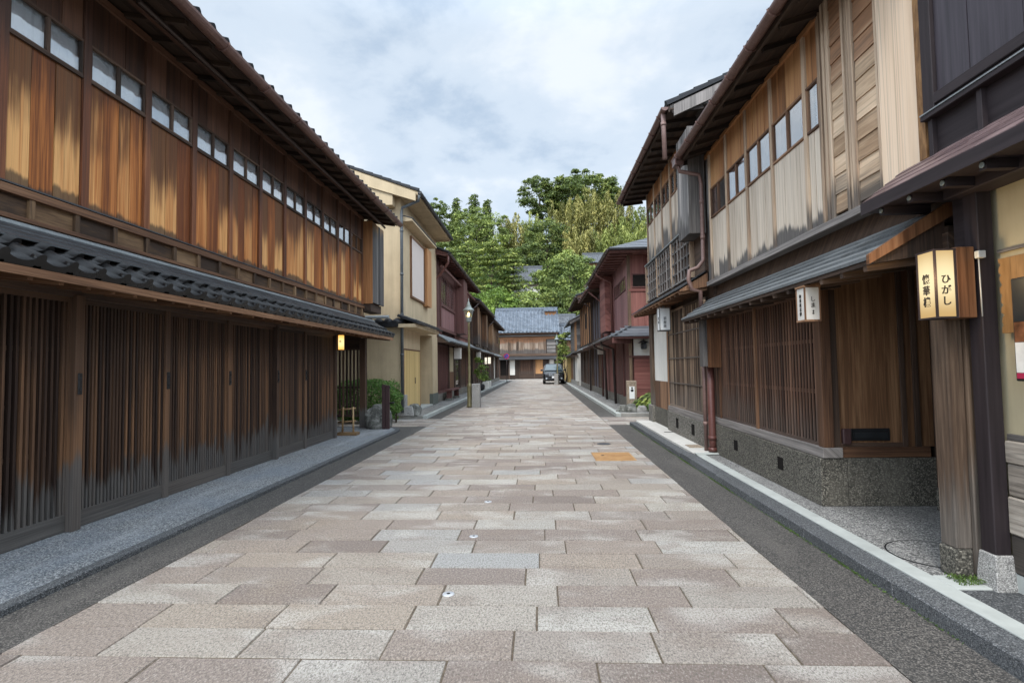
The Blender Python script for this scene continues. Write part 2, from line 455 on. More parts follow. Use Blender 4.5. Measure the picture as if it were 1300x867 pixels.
W['tile_blue'] = tile('blue_grey_tile', (0.062, 0.079, 0.101), (0.161, 0.189, 0.227), 0.42, 0.6)
W['tile_dim'] = tile('slate_grey_tile', (0.055, 0.06, 0.068), (0.14, 0.15, 0.165), 0.5)
def sheet(name, c0, c1, rough=0.45, metal=0.0, streak=(3, 40)):
    M = Mat(name); o = M.obj()
    n = M.noise(M.mapping(M.uv(), (streak[0], streak[1], 1)), 1, 5, 0.65); b = M.noise(o, 4, 4, 0.6)
    f = M.math('ADD', M.math('MULTIPLY', n, 0.5), M.math('MULTIPLY', b, 0.5))
    f = M.math('ADD', f, M.math('MULTIPLY', M.math('SUBTRACT', M.r(), 0.5), 0.25))
    return M.done(M.ramp(f, (0.3, c0), (0.7, c1)), M.step(b, 0.3, 0.7, rough - 0.1, rough + 0.12), 0.5, metal)
W['tin'] = sheet('weathered_grey_sheet', (0.10, 0.115, 0.12), (0.27, 0.29, 0.295), 0.5)
W['tin_mid'] = sheet('aged_grey_sheet', (0.055, 0.06, 0.063), (0.155, 0.165, 0.168), 0.55)
W['tin_dark'] = sheet('dark_sheet', (0.018, 0.018, 0.020), (0.055, 0.056, 0.060), 0.55)
W['copper'] = sheet('brown_copper', (0.085, 0.045, 0.038), (0.20, 0.12, 0.10), 0.42, 0.3)
W['copper_d'] = sheet('dark_brown_gutter', (0.035, 0.024, 0.022), (0.085, 0.062, 0.056), 0.42, 0.2)
W['copper_red'] = sheet('red_brown_pipe', (0.085, 0.028, 0.022), (0.145, 0.058, 0.046), 0.5, 0.1)
W['copper_pink'] = sheet('pinkish_pipe', (0.143, 0.083, 0.070), (0.247, 0.158, 0.136), 0.5, 0.1)
W['shingle'] = sheet('plum_metal_shingle', (0.085, 0.05, 0.05), (0.19, 0.125, 0.12), 0.42, 0.15)
W['pipe_dark'] = sheet('blue_grey_pipe', (0.045, 0.052, 0.058), (0.10, 0.112, 0.12), 0.45, 0.1)

def stucco(name, c, var=0.18, grime=None):
    M = Mat(name); o = M.obj()
    b = M.noise(o, 1.3, 5, 0.6); f = M.noise(o, 140, 3, 0.6)
    st = M.noise(M.mapping(o, (7, 7, 0.5)), 1, 4, 0.6)
    k = M.math('ADD', M.math('MULTIPLY', b, 0.5), M.math('MULTIPLY', st, 0.5))
    col = M.ramp(k, (0.3, tuple(x * (1 - var) for x in c)), (0.7, tuple(min(1, x * (1 + var * 0.5)) for x in c)))
    M.bump(f, 0.25, 0.003)
    return M.done(col, 0.9, 0.2)
W['stucco'] = stucco('yellow_stucco', (0.51, 0.405, 0.265), 0.26)
W['stucco_base'] = stucco('grey_green_render', (0.13, 0.14, 0.125))
W['cream'] = stucco('cream_plaster', (0.43, 0.37, 0.245), 0.28)
W['white'] = stucco('white_plaster', (0.68, 0.655, 0.60))
W['concrete'] = stucco('grey_concrete', (0.30, 0.29, 0.265), 0.3)
W['paleconc'] = stucco('pale_concrete', (0.52, 0.50, 0.46), 0.22)
W['shutter'] = stucco('white_pink_shutter', (0.60, 0.525, 0.48), 0.08)

def aggregate(name, base, lo, hi, scale=120, amp=1.0, rough=0.85, blotch=None):
    """pebble-dash: small stones of many greys"""
    M = Mat(name); o = M.obj()
    x = M.n('ShaderNodeTexVoronoi', feature='F1'); M.put(x.inputs['Vector'], o); x.inputs['Scale'].default_value = scale
    sp = M.n('ShaderNodeSeparateColor'); M.put(sp.inputs[0], x.outputs['Color'])
    c = M.ramp(sp.outputs[0], (0.0, lo), (0.55, base), (1.0, hi))
    edge = M.step(x.outputs['Distance'], 0.35, 0.75, 1.0, 0.45)
    c = M.mix(1.0, c, M.n_rgb(edge), 'MULTIPLY')
    big = M.noise(o, 1.1, 5, 0.65)
    c = M.mix(M.step(big, 0.35, 0.7, 0.0, 0.45), c, blotch or tuple(q * 0.6 for q in base))
    st_ = M.noise(M.mapping(o, (2.2, 0.35, 1)), 1, 5, 0.7)
    c = M.mix(M.step(st_, 0.48, 0.7, 0.0, 0.4), c, tuple(min(1, q * 1.5) for q in base))
    M.bump(M.math('SUBTRACT', 1.0, x.outputs['Distance']), 0.5 * amp, 0.006)
    return M.done(c, rough, 0.35)
W['pebble'] = aggregate('pebble_pavement', (0.25, 0.26, 0.265), (0.085, 0.09, 0.098), (0.50, 0.495, 0.48), 95, blotch=(0.17, 0.20, 0.24))
W['pebble_r'] = aggregate('pebble_pavement_grey', (0.22, 0.215, 0.205), (0.06, 0.06, 0.058), (0.52, 0.50, 0.47), 95)
W['asphalt'] = aggregate('asphalt_gutter_strip', (0.092, 0.083, 0.074), (0.03, 0.03, 0.031), (0.22, 0.20, 0.178), 130, blotch=(0.06, 0.055, 0.05))
W['darkpave'] = aggregate('dark_asphalt', (0.085, 0.088, 0.09), (0.035, 0.037, 0.04), (0.21, 0.21, 0.21), 120)
W['washed'] = aggregate('washed_stone_render', (0.115, 0.105, 0.085), (0.03, 0.028, 0.024), (0.30, 0.275, 0.225), 90)
W['washed_l'] = aggregate('washed_stone_pale', (0.185, 0.17, 0.145), (0.08, 0.075, 0.065), (0.34, 0.315, 0.27), 60)
W['kerb'] = aggregate('dark_granite_kerb', (0.105, 0.11, 0.115), (0.045, 0.047, 0.05), (0.25, 0.25, 0.25), 150)
W['slab'] = stucco('pale_green_grey_slab', (0.40, 0.415, 0.39), 0.25)
def rockmat():
    M = Mat('grey_rock'); o = M.obj()
    a = M.noise(o, 7, 7, 0.7, 0.6); b = M.noise(o, 40, 4, 0.7)
    f = M.math('ADD', M.math('MULTIPLY', a, 0.7), M.math('MULTIPLY', b, 0.3))
    M.bump(f, 0.9, 0.05)
    return M.done(M.ramp(f, (0.34, (0.035, 0.036, 0.034)), (0.5, (0.13, 0.13, 0.115)), (0.66, (0.36, 0.355, 0.33))), 0.85, 0.3)
W['rock'] = rockmat()
W['granite'] = aggregate('pale_granite', (0.40, 0.385, 0.36), (0.22, 0.21, 0.2), (0.58, 0.56, 0.53), 160)
W['tanstone'] = aggregate('tan_stone', (0.38, 0.30, 0.22), (0.20, 0.15, 0.11), (0.52, 0.43, 0.33), 90)

def paving():
    M = Mat('granite_paving'); uv = M.uv(); r = M.r(); o = M.obj()
    base = M.ramp(r, (0.0, (0.225, 0.178, 0.152)), (0.14, (0.285, 0.23, 0.198)), (0.30, (0.345, 0.282, 0.236)), (0.44, (0.40, 0.33, 0.262)), (0.55, (0.44, 0.395, 0.34)),
                  (0.64, (0.27, 0.218, 0.19)), (0.76, (0.40, 0.34, 0.278)), (0.88, (0.40, 0.395, 0.38)), (1.0, (0.47, 0.425, 0.36)))
    # pale worn skin in soft patches of its own on each stone
    grit = M.noise(o, 170, 3, 0.75)
    wv = M.noise(M.mapping(uv, (1.3, 2.1, 1)), 1, 3, 0.5, 0.2)
    wv = M.math('ADD', wv, M.math('MULTIPLY', M.math('SUBTRACT', grit, 0.5), 0.25))
    c = M.mix(M.step(wv, 0.49, 0.68, 0.0, 0.65), base, (0.60, 0.565, 0.51))
    w2 = M.noise(M.mapping(uv, (1.6, 2.6, 1), (5, 9, 0)), 1, 3, 0.55, 0.3)
    w2 = M.math('ADD', w2, M.math('MULTIPLY', M.math('SUBTRACT', grit, 0.5), 0.2))
    c = M.mix(M.step(w2, 0.52, 0.70, 0.0, 0.5), c, (0.27, 0.21, 0.172))
    c = M.mix(M.step(M.noise(o, 0.7, 4, 0.6), 0.50, 0.74, 0.0, 0.4), c, (0.40, 0.315, 0.22))
    # chiselled grain: dark pits and pale crystals
    sp = M.noise(o, 230, 2, 0.8); pit = M.noise(M.mapping(o, (85, 48, 60)), 1, 4, 0.8)
    c = M.mix(M.step(sp, 0.49, 0.60, 0.0, 0.6), c, (0.105, 0.085, 0.075))
    c = M.mix(M.step(pit, 0.50, 0.60, 0.0, 0.72), c, (0.115, 0.105, 0.09))
    c = M.mix(M.step(pit, 0.34, 0.46, 0.42, 0.0), c, (0.62, 0.585, 0.53))
    M.bump(M.math('ADD', M.math('MULTIPLY', pit, 0.6), M.math('MULTIPLY', sp, 0.4)), 1.0, 0.014)
    return M.done(c, 0.78, 0.35)
W['paving'] = paving()
def joint():
    M = Mat('joint_mortar'); n = M.noise(M.obj(), 30, 4)
    return M.done(M.ramp(n, (0.3, (0.07, 0.056, 0.043)), (0.7, (0.16, 0.128, 0.095))), 0.95, 0.1)
W['joint'] = joint()
def earth():
    M = Mat('earth'); n = M.noise(M.obj(), 0.6, 6, 0.7)
    return M.done(M.ramp(n, (0.3, (0.07, 0.06, 0.045)), (0.7, (0.16, 0.145, 0.12))), 0.95, 0.1)
W['earth'] = earth()
def forestfloor():
    M = Mat('hill_undergrowth'); n = M.noise(M.obj(), 0.5, 7, 0.75)
    M.bump(n, 1.0, 0.6)
    return M.done(M.ramp(n, (0.3, (0.012, 0.022, 0.008)), (0.7, (0.05, 0.085, 0.025))), 0.95, 0.1)
W['forest'] = forestfloor()

def leaf(name, a, b, c):
    M = Mat(name); r = M.r()
    n = M.noise(M.obj(), 1.2, 3)
    f = M.math('ADD', M.math('MULTIPLY', r, 0.75), M.math('MULTIPLY', n, 0.25))
    col = M.ramp(f, (0.1, a), (0.5, b), (0.95, c))
    M.done(col, 0.6, 0.3)
    tr = M.n('ShaderNodeBsdfTranslucent'); M.put(tr.inputs[0], M.mix(0.35, col, (0.25, 0.32, 0.05)))
    ms = M.n('ShaderNodeMixShader'); ms.inputs[0].default_value = 0.2
    M.t.links.new(M.b.outputs[0], ms.inputs[1]); M.t.links.new(tr.outputs[0], ms.inputs[2])
    M.t.links.new(ms.outputs[0], M.out.inputs[0])
    return M.m
W['leaf_dark'] = leaf('dark_leaves', (0.017, 0.027, 0.008), (0.099, 0.140, 0.037), (0.340, 0.365, 0.087))
W['leaf_mid'] = leaf('green_leaves', (0.033, 0.051, 0.017), (0.163, 0.216, 0.058), (0.450, 0.501, 0.123))
W['leaf_bright'] = leaf('bright_leaves', (0.027, 0.052, 0.011), (0.139, 0.222, 0.037), (0.378, 0.474, 0.097))
W['leaf_pine'] = leaf('pine_needles', (0.024, 0.041, 0.015), (0.152, 0.204, 0.050), (0.501, 0.522, 0.128))
W['leaf_bamboo'] = leaf('bamboo_leaves', (0.050, 0.053, 0.015), (0.238, 0.228, 0.071), (0.579, 0.503, 0.167))
W['leaf_bamboo_g'] = leaf('bamboo_leaves_green', (0.055, 0.071, 0.017), (0.246, 0.281, 0.071), (0.585, 0.594, 0.182))
W['leaf_hedge'] = leaf('hedge_leaves', (0.025, 0.067, 0.017), (0.084, 0.182, 0.035), (0.210, 0.336, 0.077))

def flat(name, c, rough=0.6, spec=0.4, metal=0.0, var=0.15):
    M = Mat(name); n = M.noise(M.obj(), 7, 4, 0.6)
    return M.done(M.ramp(n, (0.3, tuple(x * (1 - var) for x in c)), (0.7, tuple(min(1, x * (1 + var)) for x in c))), rough, spec, metal)
W['black'] = flat('black_iron', (0.014, 0.014, 0.015), 0.45)
W['void'] = flat('unlit_interior', (0.012, 0.010, 0.009), 0.9, 0.1)
W['curtain'] = flat('white_curtain', (0.84, 0.85, 0.86), 0.9, 0.1, 0, 0.06)
W['ink'] = flat('black_ink', (0.012, 0.011, 0.010), 0.7)
W['paper'] = flat('unlit_paper', (0.60, 0.565, 0.51), 0.8, 0.2, 0, 0.06)
W['papercool'] = flat('white_acrylic', (0.72, 0.73, 0.72), 0.4, 0.4, 0, 0.05)
W['brass'] = flat('aged_brass_paint', (0.22, 0.19, 0.10), 0.42, 0.5, 0.35)
W['patina'] = flat('grey_green_patina', (0.21, 0.235, 0.22), 0.5, 0.5, 0.2)
W['steel'] = flat('brushed_steel', (0.446, 0.454, 0.475), 0.5, 0.5, 0.3)
W['redbrown'] = flat('red_brown_steel', (0.05, 0.026, 0.026), 0.45)
W['boxgrey'] = flat('grey_plastic', (0.42, 0.42, 0.40), 0.5)
W['carpaint'] = flat('black_car_paint', (0.012, 0.013, 0.016), 0.12, 0.6)
W['chrome'] = flat('chrome', (0.62, 0.64, 0.66), 0.15, 0.5, 1.0, 0.03)
W['rubber'] = flat('tyre_rubber', (0.018, 0.018, 0.019), 0.8)
W['plate'] = flat('white_plate', (0.75, 0.76, 0.75), 0.5, 0.4, 0, 0.03)
W['signred'] = flat('sign_red', (0.55, 0.025, 0.06), 0.4)
W['signblue'] = flat('sign_blue', (0.025, 0.10, 0.42), 0.4)
W['menublack'] = flat('menu_black', (0.02, 0.022, 0.024), 0.3)
W['menured'] = flat('menu_red', (0.35, 0.02, 0.06), 0.4)
W['menuwhite'] = flat('menu_white', (0.62, 0.60, 0.56), 0.5)
W['menubrown'] = flat('menu_food_photo', (0.16, 0.065, 0.03), 0.4, 0.4, 0, 0.9)
W['boardgold'] = wood('carved_board', (0.10, 0.05, 0.018), (0.20, 0.105, 0.038), (0.30, 0.17, 0.07), (9, 2.0), 0.6, 0.4, bump=0.5)
W['cover'] = sheet('orange_cover_plate', (0.290, 0.140, 0.045), (0.493, 0.289, 0.117), 0.5, 0.0, (8, 3))
W['moss'] = leaf('moss_tufts', (0.03, 0.06, 0.012), (0.075, 0.13, 0.025), (0.14, 0.21, 0.05))
def glass():
    M = Mat('window_glass')
    lw = M.n('ShaderNodeLayerWeight'); lw.inputs[0].default_value = 0.5
    fr = M.n('ShaderNodeMath', operation='MULTIPLY_ADD'); M.put(fr.inputs[0], M.math('POWER', lw.outputs['Facing'], 2.2)); fr.inputs[1].default_value = 0.72; fr.inputs[2].default_value = 0.24
    tr = M.n('ShaderNodeBsdfTransparent'); tr.inputs[0].default_value = (0.93, 0.95, 0.96, 1)
    gl = M.n('ShaderNodeBsdfGlossy'); gl.inputs['Roughness'].default_value = 0.03
    bp = M.n('ShaderNodeBump'); bp.inputs['Strength'].default_value = 0.08; bp.inputs['Distance'].default_value = 0.02
    M.t.links.new(M.noise(M.obj(), 3.0, 2), bp.inputs['Height']); M.t.links.new(bp.outputs[0], gl.inputs['Normal'])
    ms = M.n('ShaderNodeMixShader')
    M.t.links.new(fr.outputs[0], ms.inputs[0]); M.t.links.new(tr.outputs[0], ms.inputs[1]); M.t.links.new(gl.outputs[0], ms.inputs[2])
    M.t.links.new(ms.outputs[0], M.out.inputs[0])
    return M.m
W['glass'] = glass()
def carglass():
    M = Mat('car_glass'); return M.done((0.06, 0.09, 0.10), 0.05, 0.9)
W['carglass'] = carglass()
def lit(name, col, edge, strength, centre, radius):
    """glowing lantern paper: brightest at the bulb, dimmer towards the corners"""
    M = Mat(name)
    vm = M.n('ShaderNodeVectorMath', operation='DISTANCE'); M.put(vm.inputs[0], M.obj()); vm.inputs[1].default_value = centre
    f = M.step(vm.outputs['Value'], radius * 0.15, radius, 1.0, 0.0)
    em = M.n('ShaderNodeEmission'); M.put(em.inputs[0], M.mix(f, edge, col)); em.inputs[1].default_value = strength
    M.t.links.new(em.outputs[0], M.out.inputs[0])
    return M.m
# ---------------------------------------------------------------- the setting: ground, street, hill
def hill_h(x, y):
    t = [(60, -0.1), (70, 0.0), (78, 4.5), (95, 12), (120, 23), (150, 34), (190, 38), (260, 36)]
    h = t[-1][1] if y > 260 else -0.1
    for (a, b), (c, d) in zip(t, t[1:]):
        if a <= y <= c:
            k = (y - a) / (c - a); k = k * k * (3 - 2 * k) * 0.4 + k * 0.6
            h = b + (d - b) * k
    return h + (0.8 * math.sin(x * 0.11) + 0.6 * math.sin(x * 0.05 + y * 0.07)) * min(1, max(0, (y - 74) / 20))
g = MB(); g.poly([(-1500, -1500, -0.14), (1500, -1500, -0.14), (1500, 1500, -0.14), (-1500, 1500, -0.14)])
g.build('ground', W['earth'], kind='structure')
g = MB()
xs = [-220 + i * 11 for i in range(41)]; ys = [66 + i * 5 for i in range(40)]
for i in range(len(xs) - 1):
    for j in range(len(ys) - 1):
        q = [(xs[i], ys[j]), (xs[i + 1], ys[j]), (xs[i + 1], ys[j + 1]), (xs[i], ys[j + 1])]
        g.poly([(x, y, hill_h(x, y) - 0.05) for x, y in q], 0.5, sm=True)
g.build('hill', W['forest'], kind='structure')

PL, PR = -2.93, 1.72          # edges of the stone paving
LANE0, LANE1 = 13.75, 15.75   # side lanes
def stone_rows(mb, x0, x1, y0, y1, rowd=0.3165, seed=3, wid=0.765):
    q = random.Random(seed)
    y = y0
    while y < y1 - 0.05:
        ye = min(y + rowd, y1)
        off = q.uniform(0, wid); x = x0 - off
        while x < x1 - 0.02:
            wd = wid * q.choice((0.9, 1.0, 1.0, 1.0, 1.08)); xe = x + wd
            a, b = max(x, x0), min(xe, x1)
            if b - a > 0.03:
                r = q.random(); g_ = 0.0032; c = 0.005
                z = q.uniform(-0.003, 0.003)
                tz = [z + q.uniform(-0.0015, 0.0015) for _ in range(4)]
                oa, ob = q.uniform(-.002, .002), q.uniform(-.002, .002)
                A = (a + g_ + oa, y + g_ + ob); B = (b - g_ + ob, ye - g_ + oa)
                top = [(A[0] + c, A[1] + c, tz[0]), (B[0] - c, A[1] + c, tz[1]), (B[0] - c, B[1] - c, tz[2]), (A[0] + c, B[1] - c, tz[3])]
                bot = [(A[0], A[1], -0.012), (B[0], A[1], -0.012), (B[0], B[1], -0.012), (A[0], B[1], -0.012)]
                du, dv = q.uniform(0, 60), q.uniform(0, 60)
                f = lambda P: [(p[0] - a + du, p[1] - y + dv) for p in P]
                base = len(mb.v); mb.v.extend(Vector(p) for p in top + bot)
                mb.face([base, base + 1, base + 2, base + 3], f(top), r)
                for i in range(4):
                    j = (i + 1) % 4; P = [bot[i], bot[j], top[j], top[i]]
                    mb.face([base + 4 + i, base + 4 + j, base + j, base + i], f(P), r)
            x = xe
        y = ye
p = MB()
stone_rows(p, PL, PR, -0.988, 66, seed=5)
stone_rows(p, -11, PL - 0.004, LANE0, LANE1, seed=9)
stone_rows(p, PR + 0.004, 11, LANE0, LANE1, seed=12)
stone_rows(p, -14, PL - 0.004, 58.0, 63.6, seed=14)
stone_rows(p, PR + 0.004, 14, 58.0, 63.6, seed=15)
p.build('paving', W['paving'], kind='structure')
p = MB()
for x0, x1, y0, y1 in ((PL, PR, -1.1, 66), (-11, PL, LANE0, LANE1), (PR, 11, LANE0, LANE1), (-14, PL, 58, 63.6), (PR, 14, 58, 63.6)):
    p.poly([(x0, y0, -0.0075), (x1, y0, -0.0075), (x1, y1, -0.0075), (x0, y1, -0.0075)])
p.build('road_bed', W['joint'], kind='structure')
# asphalt strips either side of the stones (rounded where the lane opens)
def strip(mb, x0, x1, y0, y1, z):
    n = max(1, int((y1 - y0) / 1.5))
    for i in range(n):
        a = y0 + (y1 - y0) * i / n; b = y0 + (y1 - y0) * (i + 1) / n
        mb.poly([(x0, a, z), (x1, a, z), (x1, b, z), (x0, b, z)], 0.5)
g = MB()
KL, KR = -3.36, 2.24
strip(g, KL - 0.02, PL, -1, 12.9, -0.002); g.poly([(-7.6, 12.905, -.002), (PL, 12.905, -.002), (PL, LANE0 - .002, -.002), (-7.6, LANE0 - .002, -.002)])
strip(g, KL - 0.02, PL, LANE1 + .01, 58, -0.002)
strip(g, PR, KR + 0.02, -1, LANE0 - .01, -0.002); strip(g, PR, KR + 0.02, LANE1 + .01, 58, -0.002)
g.build('asphalt_strip', W['asphalt'], kind='structure')

def kerbline(name, x0, x1, ys, z, mat, ln=0.9):
    m = MB(); y = ys[0]; q = random.Random(len(name))
    while y < ys[1]:
        e = min(y + ln, ys[1]); j = q.uniform(-.003, .003)
        m.box(x0 + j, x1 + j * .3, y + .003, e - .003, -0.1, z + q.uniform(-.003, .003)); y = e
    return m.build(name, mat, kind='structure', bevel=0.008)
# left pavement before the lane, with its kerb curving away into the lane
kerbline('kerb', KL - 0.10, KL, (-1, 12.6), 0.045, W['kerb'])
m = MB()
arc = [(KL, 12.6)] + [(KL - 0.9 + 0.9 * math.cos(a), 12.6 + 0.95 * math.sin(a)) for a in [R(k) for k in range(15, 91, 15)]] + [(-7.5, 13.55)]
for a, b in zip(arc, arc[1:]):
    pa, pb = Vector((*a, 0)), Vector((*b, 0)); t = (pb - pa).normalized(); nn = Vector((-t.y, t.x, 0)) * 0.10
    m.prism([pa + Vector((0, 0, -.1)), pb + Vector((0, 0, -.1)), pb + nn + Vector((0, 0, -.1)), pa + nn + Vector((0, 0, -.1))], (0, 0, 0.145))
m.build('kerb', W['kerb'], kind='structure')
m = MB()
inner = [(KL - .1, -1), (KL - .1, 12.6)] + [(KL - 0.9 + 0.8 * math.cos(a), 12.6 + 0.85 * math.sin(a)) for a in [R(k) for k in range(15, 91, 15)]] + [(-7.5, 13.45), (-7.5, -1)]
m.prism([(x, y, -0.1) for x, y in inner], (0, 0, 0.135))
m.build('pavement', W['pebble'], kind='structure')
# left pavement beyond the lane
kerbline('kerb', KL - 0.12, KL, (LANE1 + .02, 58), 0.10, W['slab'])
m = MB(); m.box(-9, KL - .125, LANE1 + .02, LANE1 + .14, -.1, .10); m.build('kerb', W['concrete'], kind='structure', bevel=.01)
m = MB(); m.box(-9, KL - .125, LANE1 + .145, 58, -.1, .092); m.build('pavement', W['pebble_r'], kind='structure')
# right pavement, near: dark granite kerb, pale slab line, pebble paving
kerbline('kerb', KR - 0.02, KR + 0.16, (-1, 8.75), 0.095, W['kerb'], 1.15)
m = MB()
q_ = random.Random(4); y = -1
while y < 8.6:
    e = y + q_.uniform(1.1, 1.6)
    if not (3.25 < y < 3.3): m.box(KR + 0.165, KR + 0.30, y + .004, min(e, 8.6) - .004, -.1, .098 + q_.uniform(-.002, .002))
    y = e
m.build('slab_line', W['slab'], kind='structure', bevel=.005)
m = MB(); m.box(KR + .304, 4.6, 3.72, 8.6, -.1, .09); m.build('pavement', W['pebble_r'], kind='structure')
m = MB(); m.box(KR + .304, 4.6, 3.50, 3.715, -.1, .097); m.build('slab_line', W['slab'], kind='structure', bevel=.005)
m = MB(); m.box(KR + .304, 4.6, -1, 3.495, -.1, .088); m.build('pavement', W['darkpave'], kind='structure')
# right pavement in front of the next house: raised concrete slabs
kerbline('kerb', KR - 0.02, KR + 0.14, (8.755, 13.6), 0.085, W['kerb'], 1.0)
m = MB(); y = 8.66
for e in (9.9, 11.15, 12.4, 13.6):
    m.box(KR + .145, 3.2, y + .004, e - .004, -.1, 0.115); y = e
m.build('pavement', W['paleconc'], kind='structure', bevel=.008)
m = MB(); m.box(KR + .16, 2.75, 8.48, 8.60, .095, .118); m.build('slab_line', W['slab'], kind='structure', bevel=.006)
# right pavement beyond the lane
kerbline('kerb', KR - 0.02, KR + 0.12, (LANE1 + .1, 56), 0.10, W['slab'])
m = MB(); m.box(KR + .125, 9, LANE1 + .1, LANE1 + .22, -.1, .10); m.build('kerb', W['concrete'], kind='structure', bevel=.01)
m = MB(); m.box(KR + .125, 9, LANE1 + .225, 58, -.1, .092); m.build('pavement', W['pebble_r'], kind='structure')
# ---------------------------------------------------------------- kit for the wooden townhouses
# s = side of the street (-1 left, +1 right), d = distance of a face from the street's centre line
def bx(mb, s, d0, d1, y0, y1, z0, z1, r=None, g=None):
    mb.box(s * d0, s * d1, y0, y1, z0, z1, r, g); return mb
def planks(H, s, d, y0, y1, z0, z1, mat, n, name='wall_panel', th=0.022, jit=0.007, batten=None):
    mb = MB(); w_ = (y1 - y0) / n
    cuts = [y0] + [y0 + w_ * (i + rnd.uniform(-.16, .16)) for i in range(1, n)] + [y1]
    for a, b in zip(cuts, cuts[1:]):
        j = rnd.uniform(0, jit)
        bx(mb, s, d + j, d + th + j, a + .0036, b - .0036, z0, z1, g=2)
    o = mb.build(name, mat, H)
    return o
def boards_h(H, s, d, y0, y1, z0, z1, mat, n, name='siding', lap=0.014):
    """lapped horizontal boards"""
    mb = MB(); h = (z1 - z0) / n
    for i in range(n):
        za, zb = z0 + h * i, z0 + h * (i + 1) + .012
        r = rnd.random(); u = r * 40
        o_, i_ = d - lap, d - .002
        P = [(s * o_, y0, za), (s * o_, y1, za), (s * i_, y1, zb), (s * i_, y0, zb)]
        mb.poly(P, r, [(za + u, y0 + u), (za + u, y1 + u), (zb + u, y1 + u), (zb + u, y0 + u)])
        mb.poly([(s * o_, y0, za), (s * (d + .02), y0, za), (s * (d + .02), y1, za), (s * o_, y1, za)], r, [(u, y0), (u + .03, y0), (u + .03, y1), (u, y1)])
        for y in (y0, y1): mb.poly([(s * o_, y, za), (s * i_, y, zb), (s * (d + .02), y, zb), (s * (d + .02), y, za)], r)
    return mb.build(name, mat, H)
def post(H, s, d, y, w_, z0, z1, mat, proud=0.03, name='post', depth=0.1, bevel=0.004):
    return bx(MB(), s, d - proud, d - proud + depth, y - w_ / 2, y + w_ / 2, z0, z1, g=2).build(name, mat, H, bevel=bevel)
def beam(H, s, d0, d1, y0, y1, z0, z1, mat, name='beam', bevel=0.004, r=None):
    return bx(MB(), s, d0, d1, y0, y1, z0, z1, r, 1).build(name, mat, H, bevel=bevel)
def window(H, s, d, y0, y1, z0, z1, mat, n=2, fr=0.028, mull=0.03, curtain=True, muntin=0):
    f = MB()
    bx(f, s, d - .012, d + .03, y0, y1, z0, z0 + fr, g=1); bx(f, s, d - .012, d + .03, y0, y1, z1 - fr, z1, g=1)
    ys = [y0 + (y1 - y0) * i / n for i in range(n + 1)]
    for i, y in enumerate(ys):
        a = y if i == 0 else y - mull / 2; b = y if i == n else y + mull / 2
        if i == 0: b = y + fr * .8
        if i == n: a = y - fr * .8
        bx(f, s, d - .010, d + .028, a, b, z0 + fr, z1 - fr, g=2)
    wobj = f.build('window', mat, H, bevel=.002)
    for i in range(n):
        bx(MB(), s, d + .008, d + .012, ys[i] + .012, ys[i + 1] - .012, z0 + .012, z1 - .012).build('pane', W['glass'], wobj)
        if curtain:
            m = MB(); k = 14
            for q in range(k):   # soft folds
                a = ys[i] + (ys[i + 1] - ys[i]) * q / k; b = ys[i] + (ys[i + 1] - ys[i]) * (q + 1) / k
                da = .045 + .012 * math.sin(q * 1.9 + i); db = .045 + .012 * math.sin((q + 1) * 1.9 + i)
                m.poly([(s * (d + da), a, z0), (s * (d + db), b, z0), (s * (d + db), b, z1), (s * (d + da), a, z1)], sm=True)
            m.build('curtain', W['curtain'], wobj)
    return wobj
def lattice(H, s, d, y0, y1, z0, z1, mat, n, sw=0.028, bottom=0.12, top=0.05, stile=0.045, rails=(), name='lattice_panel', back=True, proud=0.0, dep=.03):
    m = MB()
    bx(m, s, d, d + .045, y0, y1, z0, z0 + bottom, g=1); bx(m, s, d, d + .045, y0, y1, z1 - top, z1, g=1)
    bx(m, s, d, d + .045, y0, y0 + stile, z0 + bottom, z1 - top, g=2); bx(m, s, d, d + .045, y1 - stile, y1, z0 + bottom, z1 - top, g=2)
    L = y1 - y0 - 2 * stile
    for i in range(n):
        y = y0 + stile + L * (i + .5) / n + rnd.uniform(-.002, .002)
        bx(m, s, d + .004 - proud, d + .004 + dep, y - sw / 2, y + sw / 2, z0 + bottom, z1 - top, g=2)
    for z in rails:
        bx(m, s, d + .034, d + .05, y0 + stile, y1 - stile, z - .02, z + .02, g=1)
    o = m.build(name, mat, H)
    if back:
        bx(MB(), s, d + .085, d + .095, y0, y1, z0, z1).build('backing', W['void'], o)
    return o
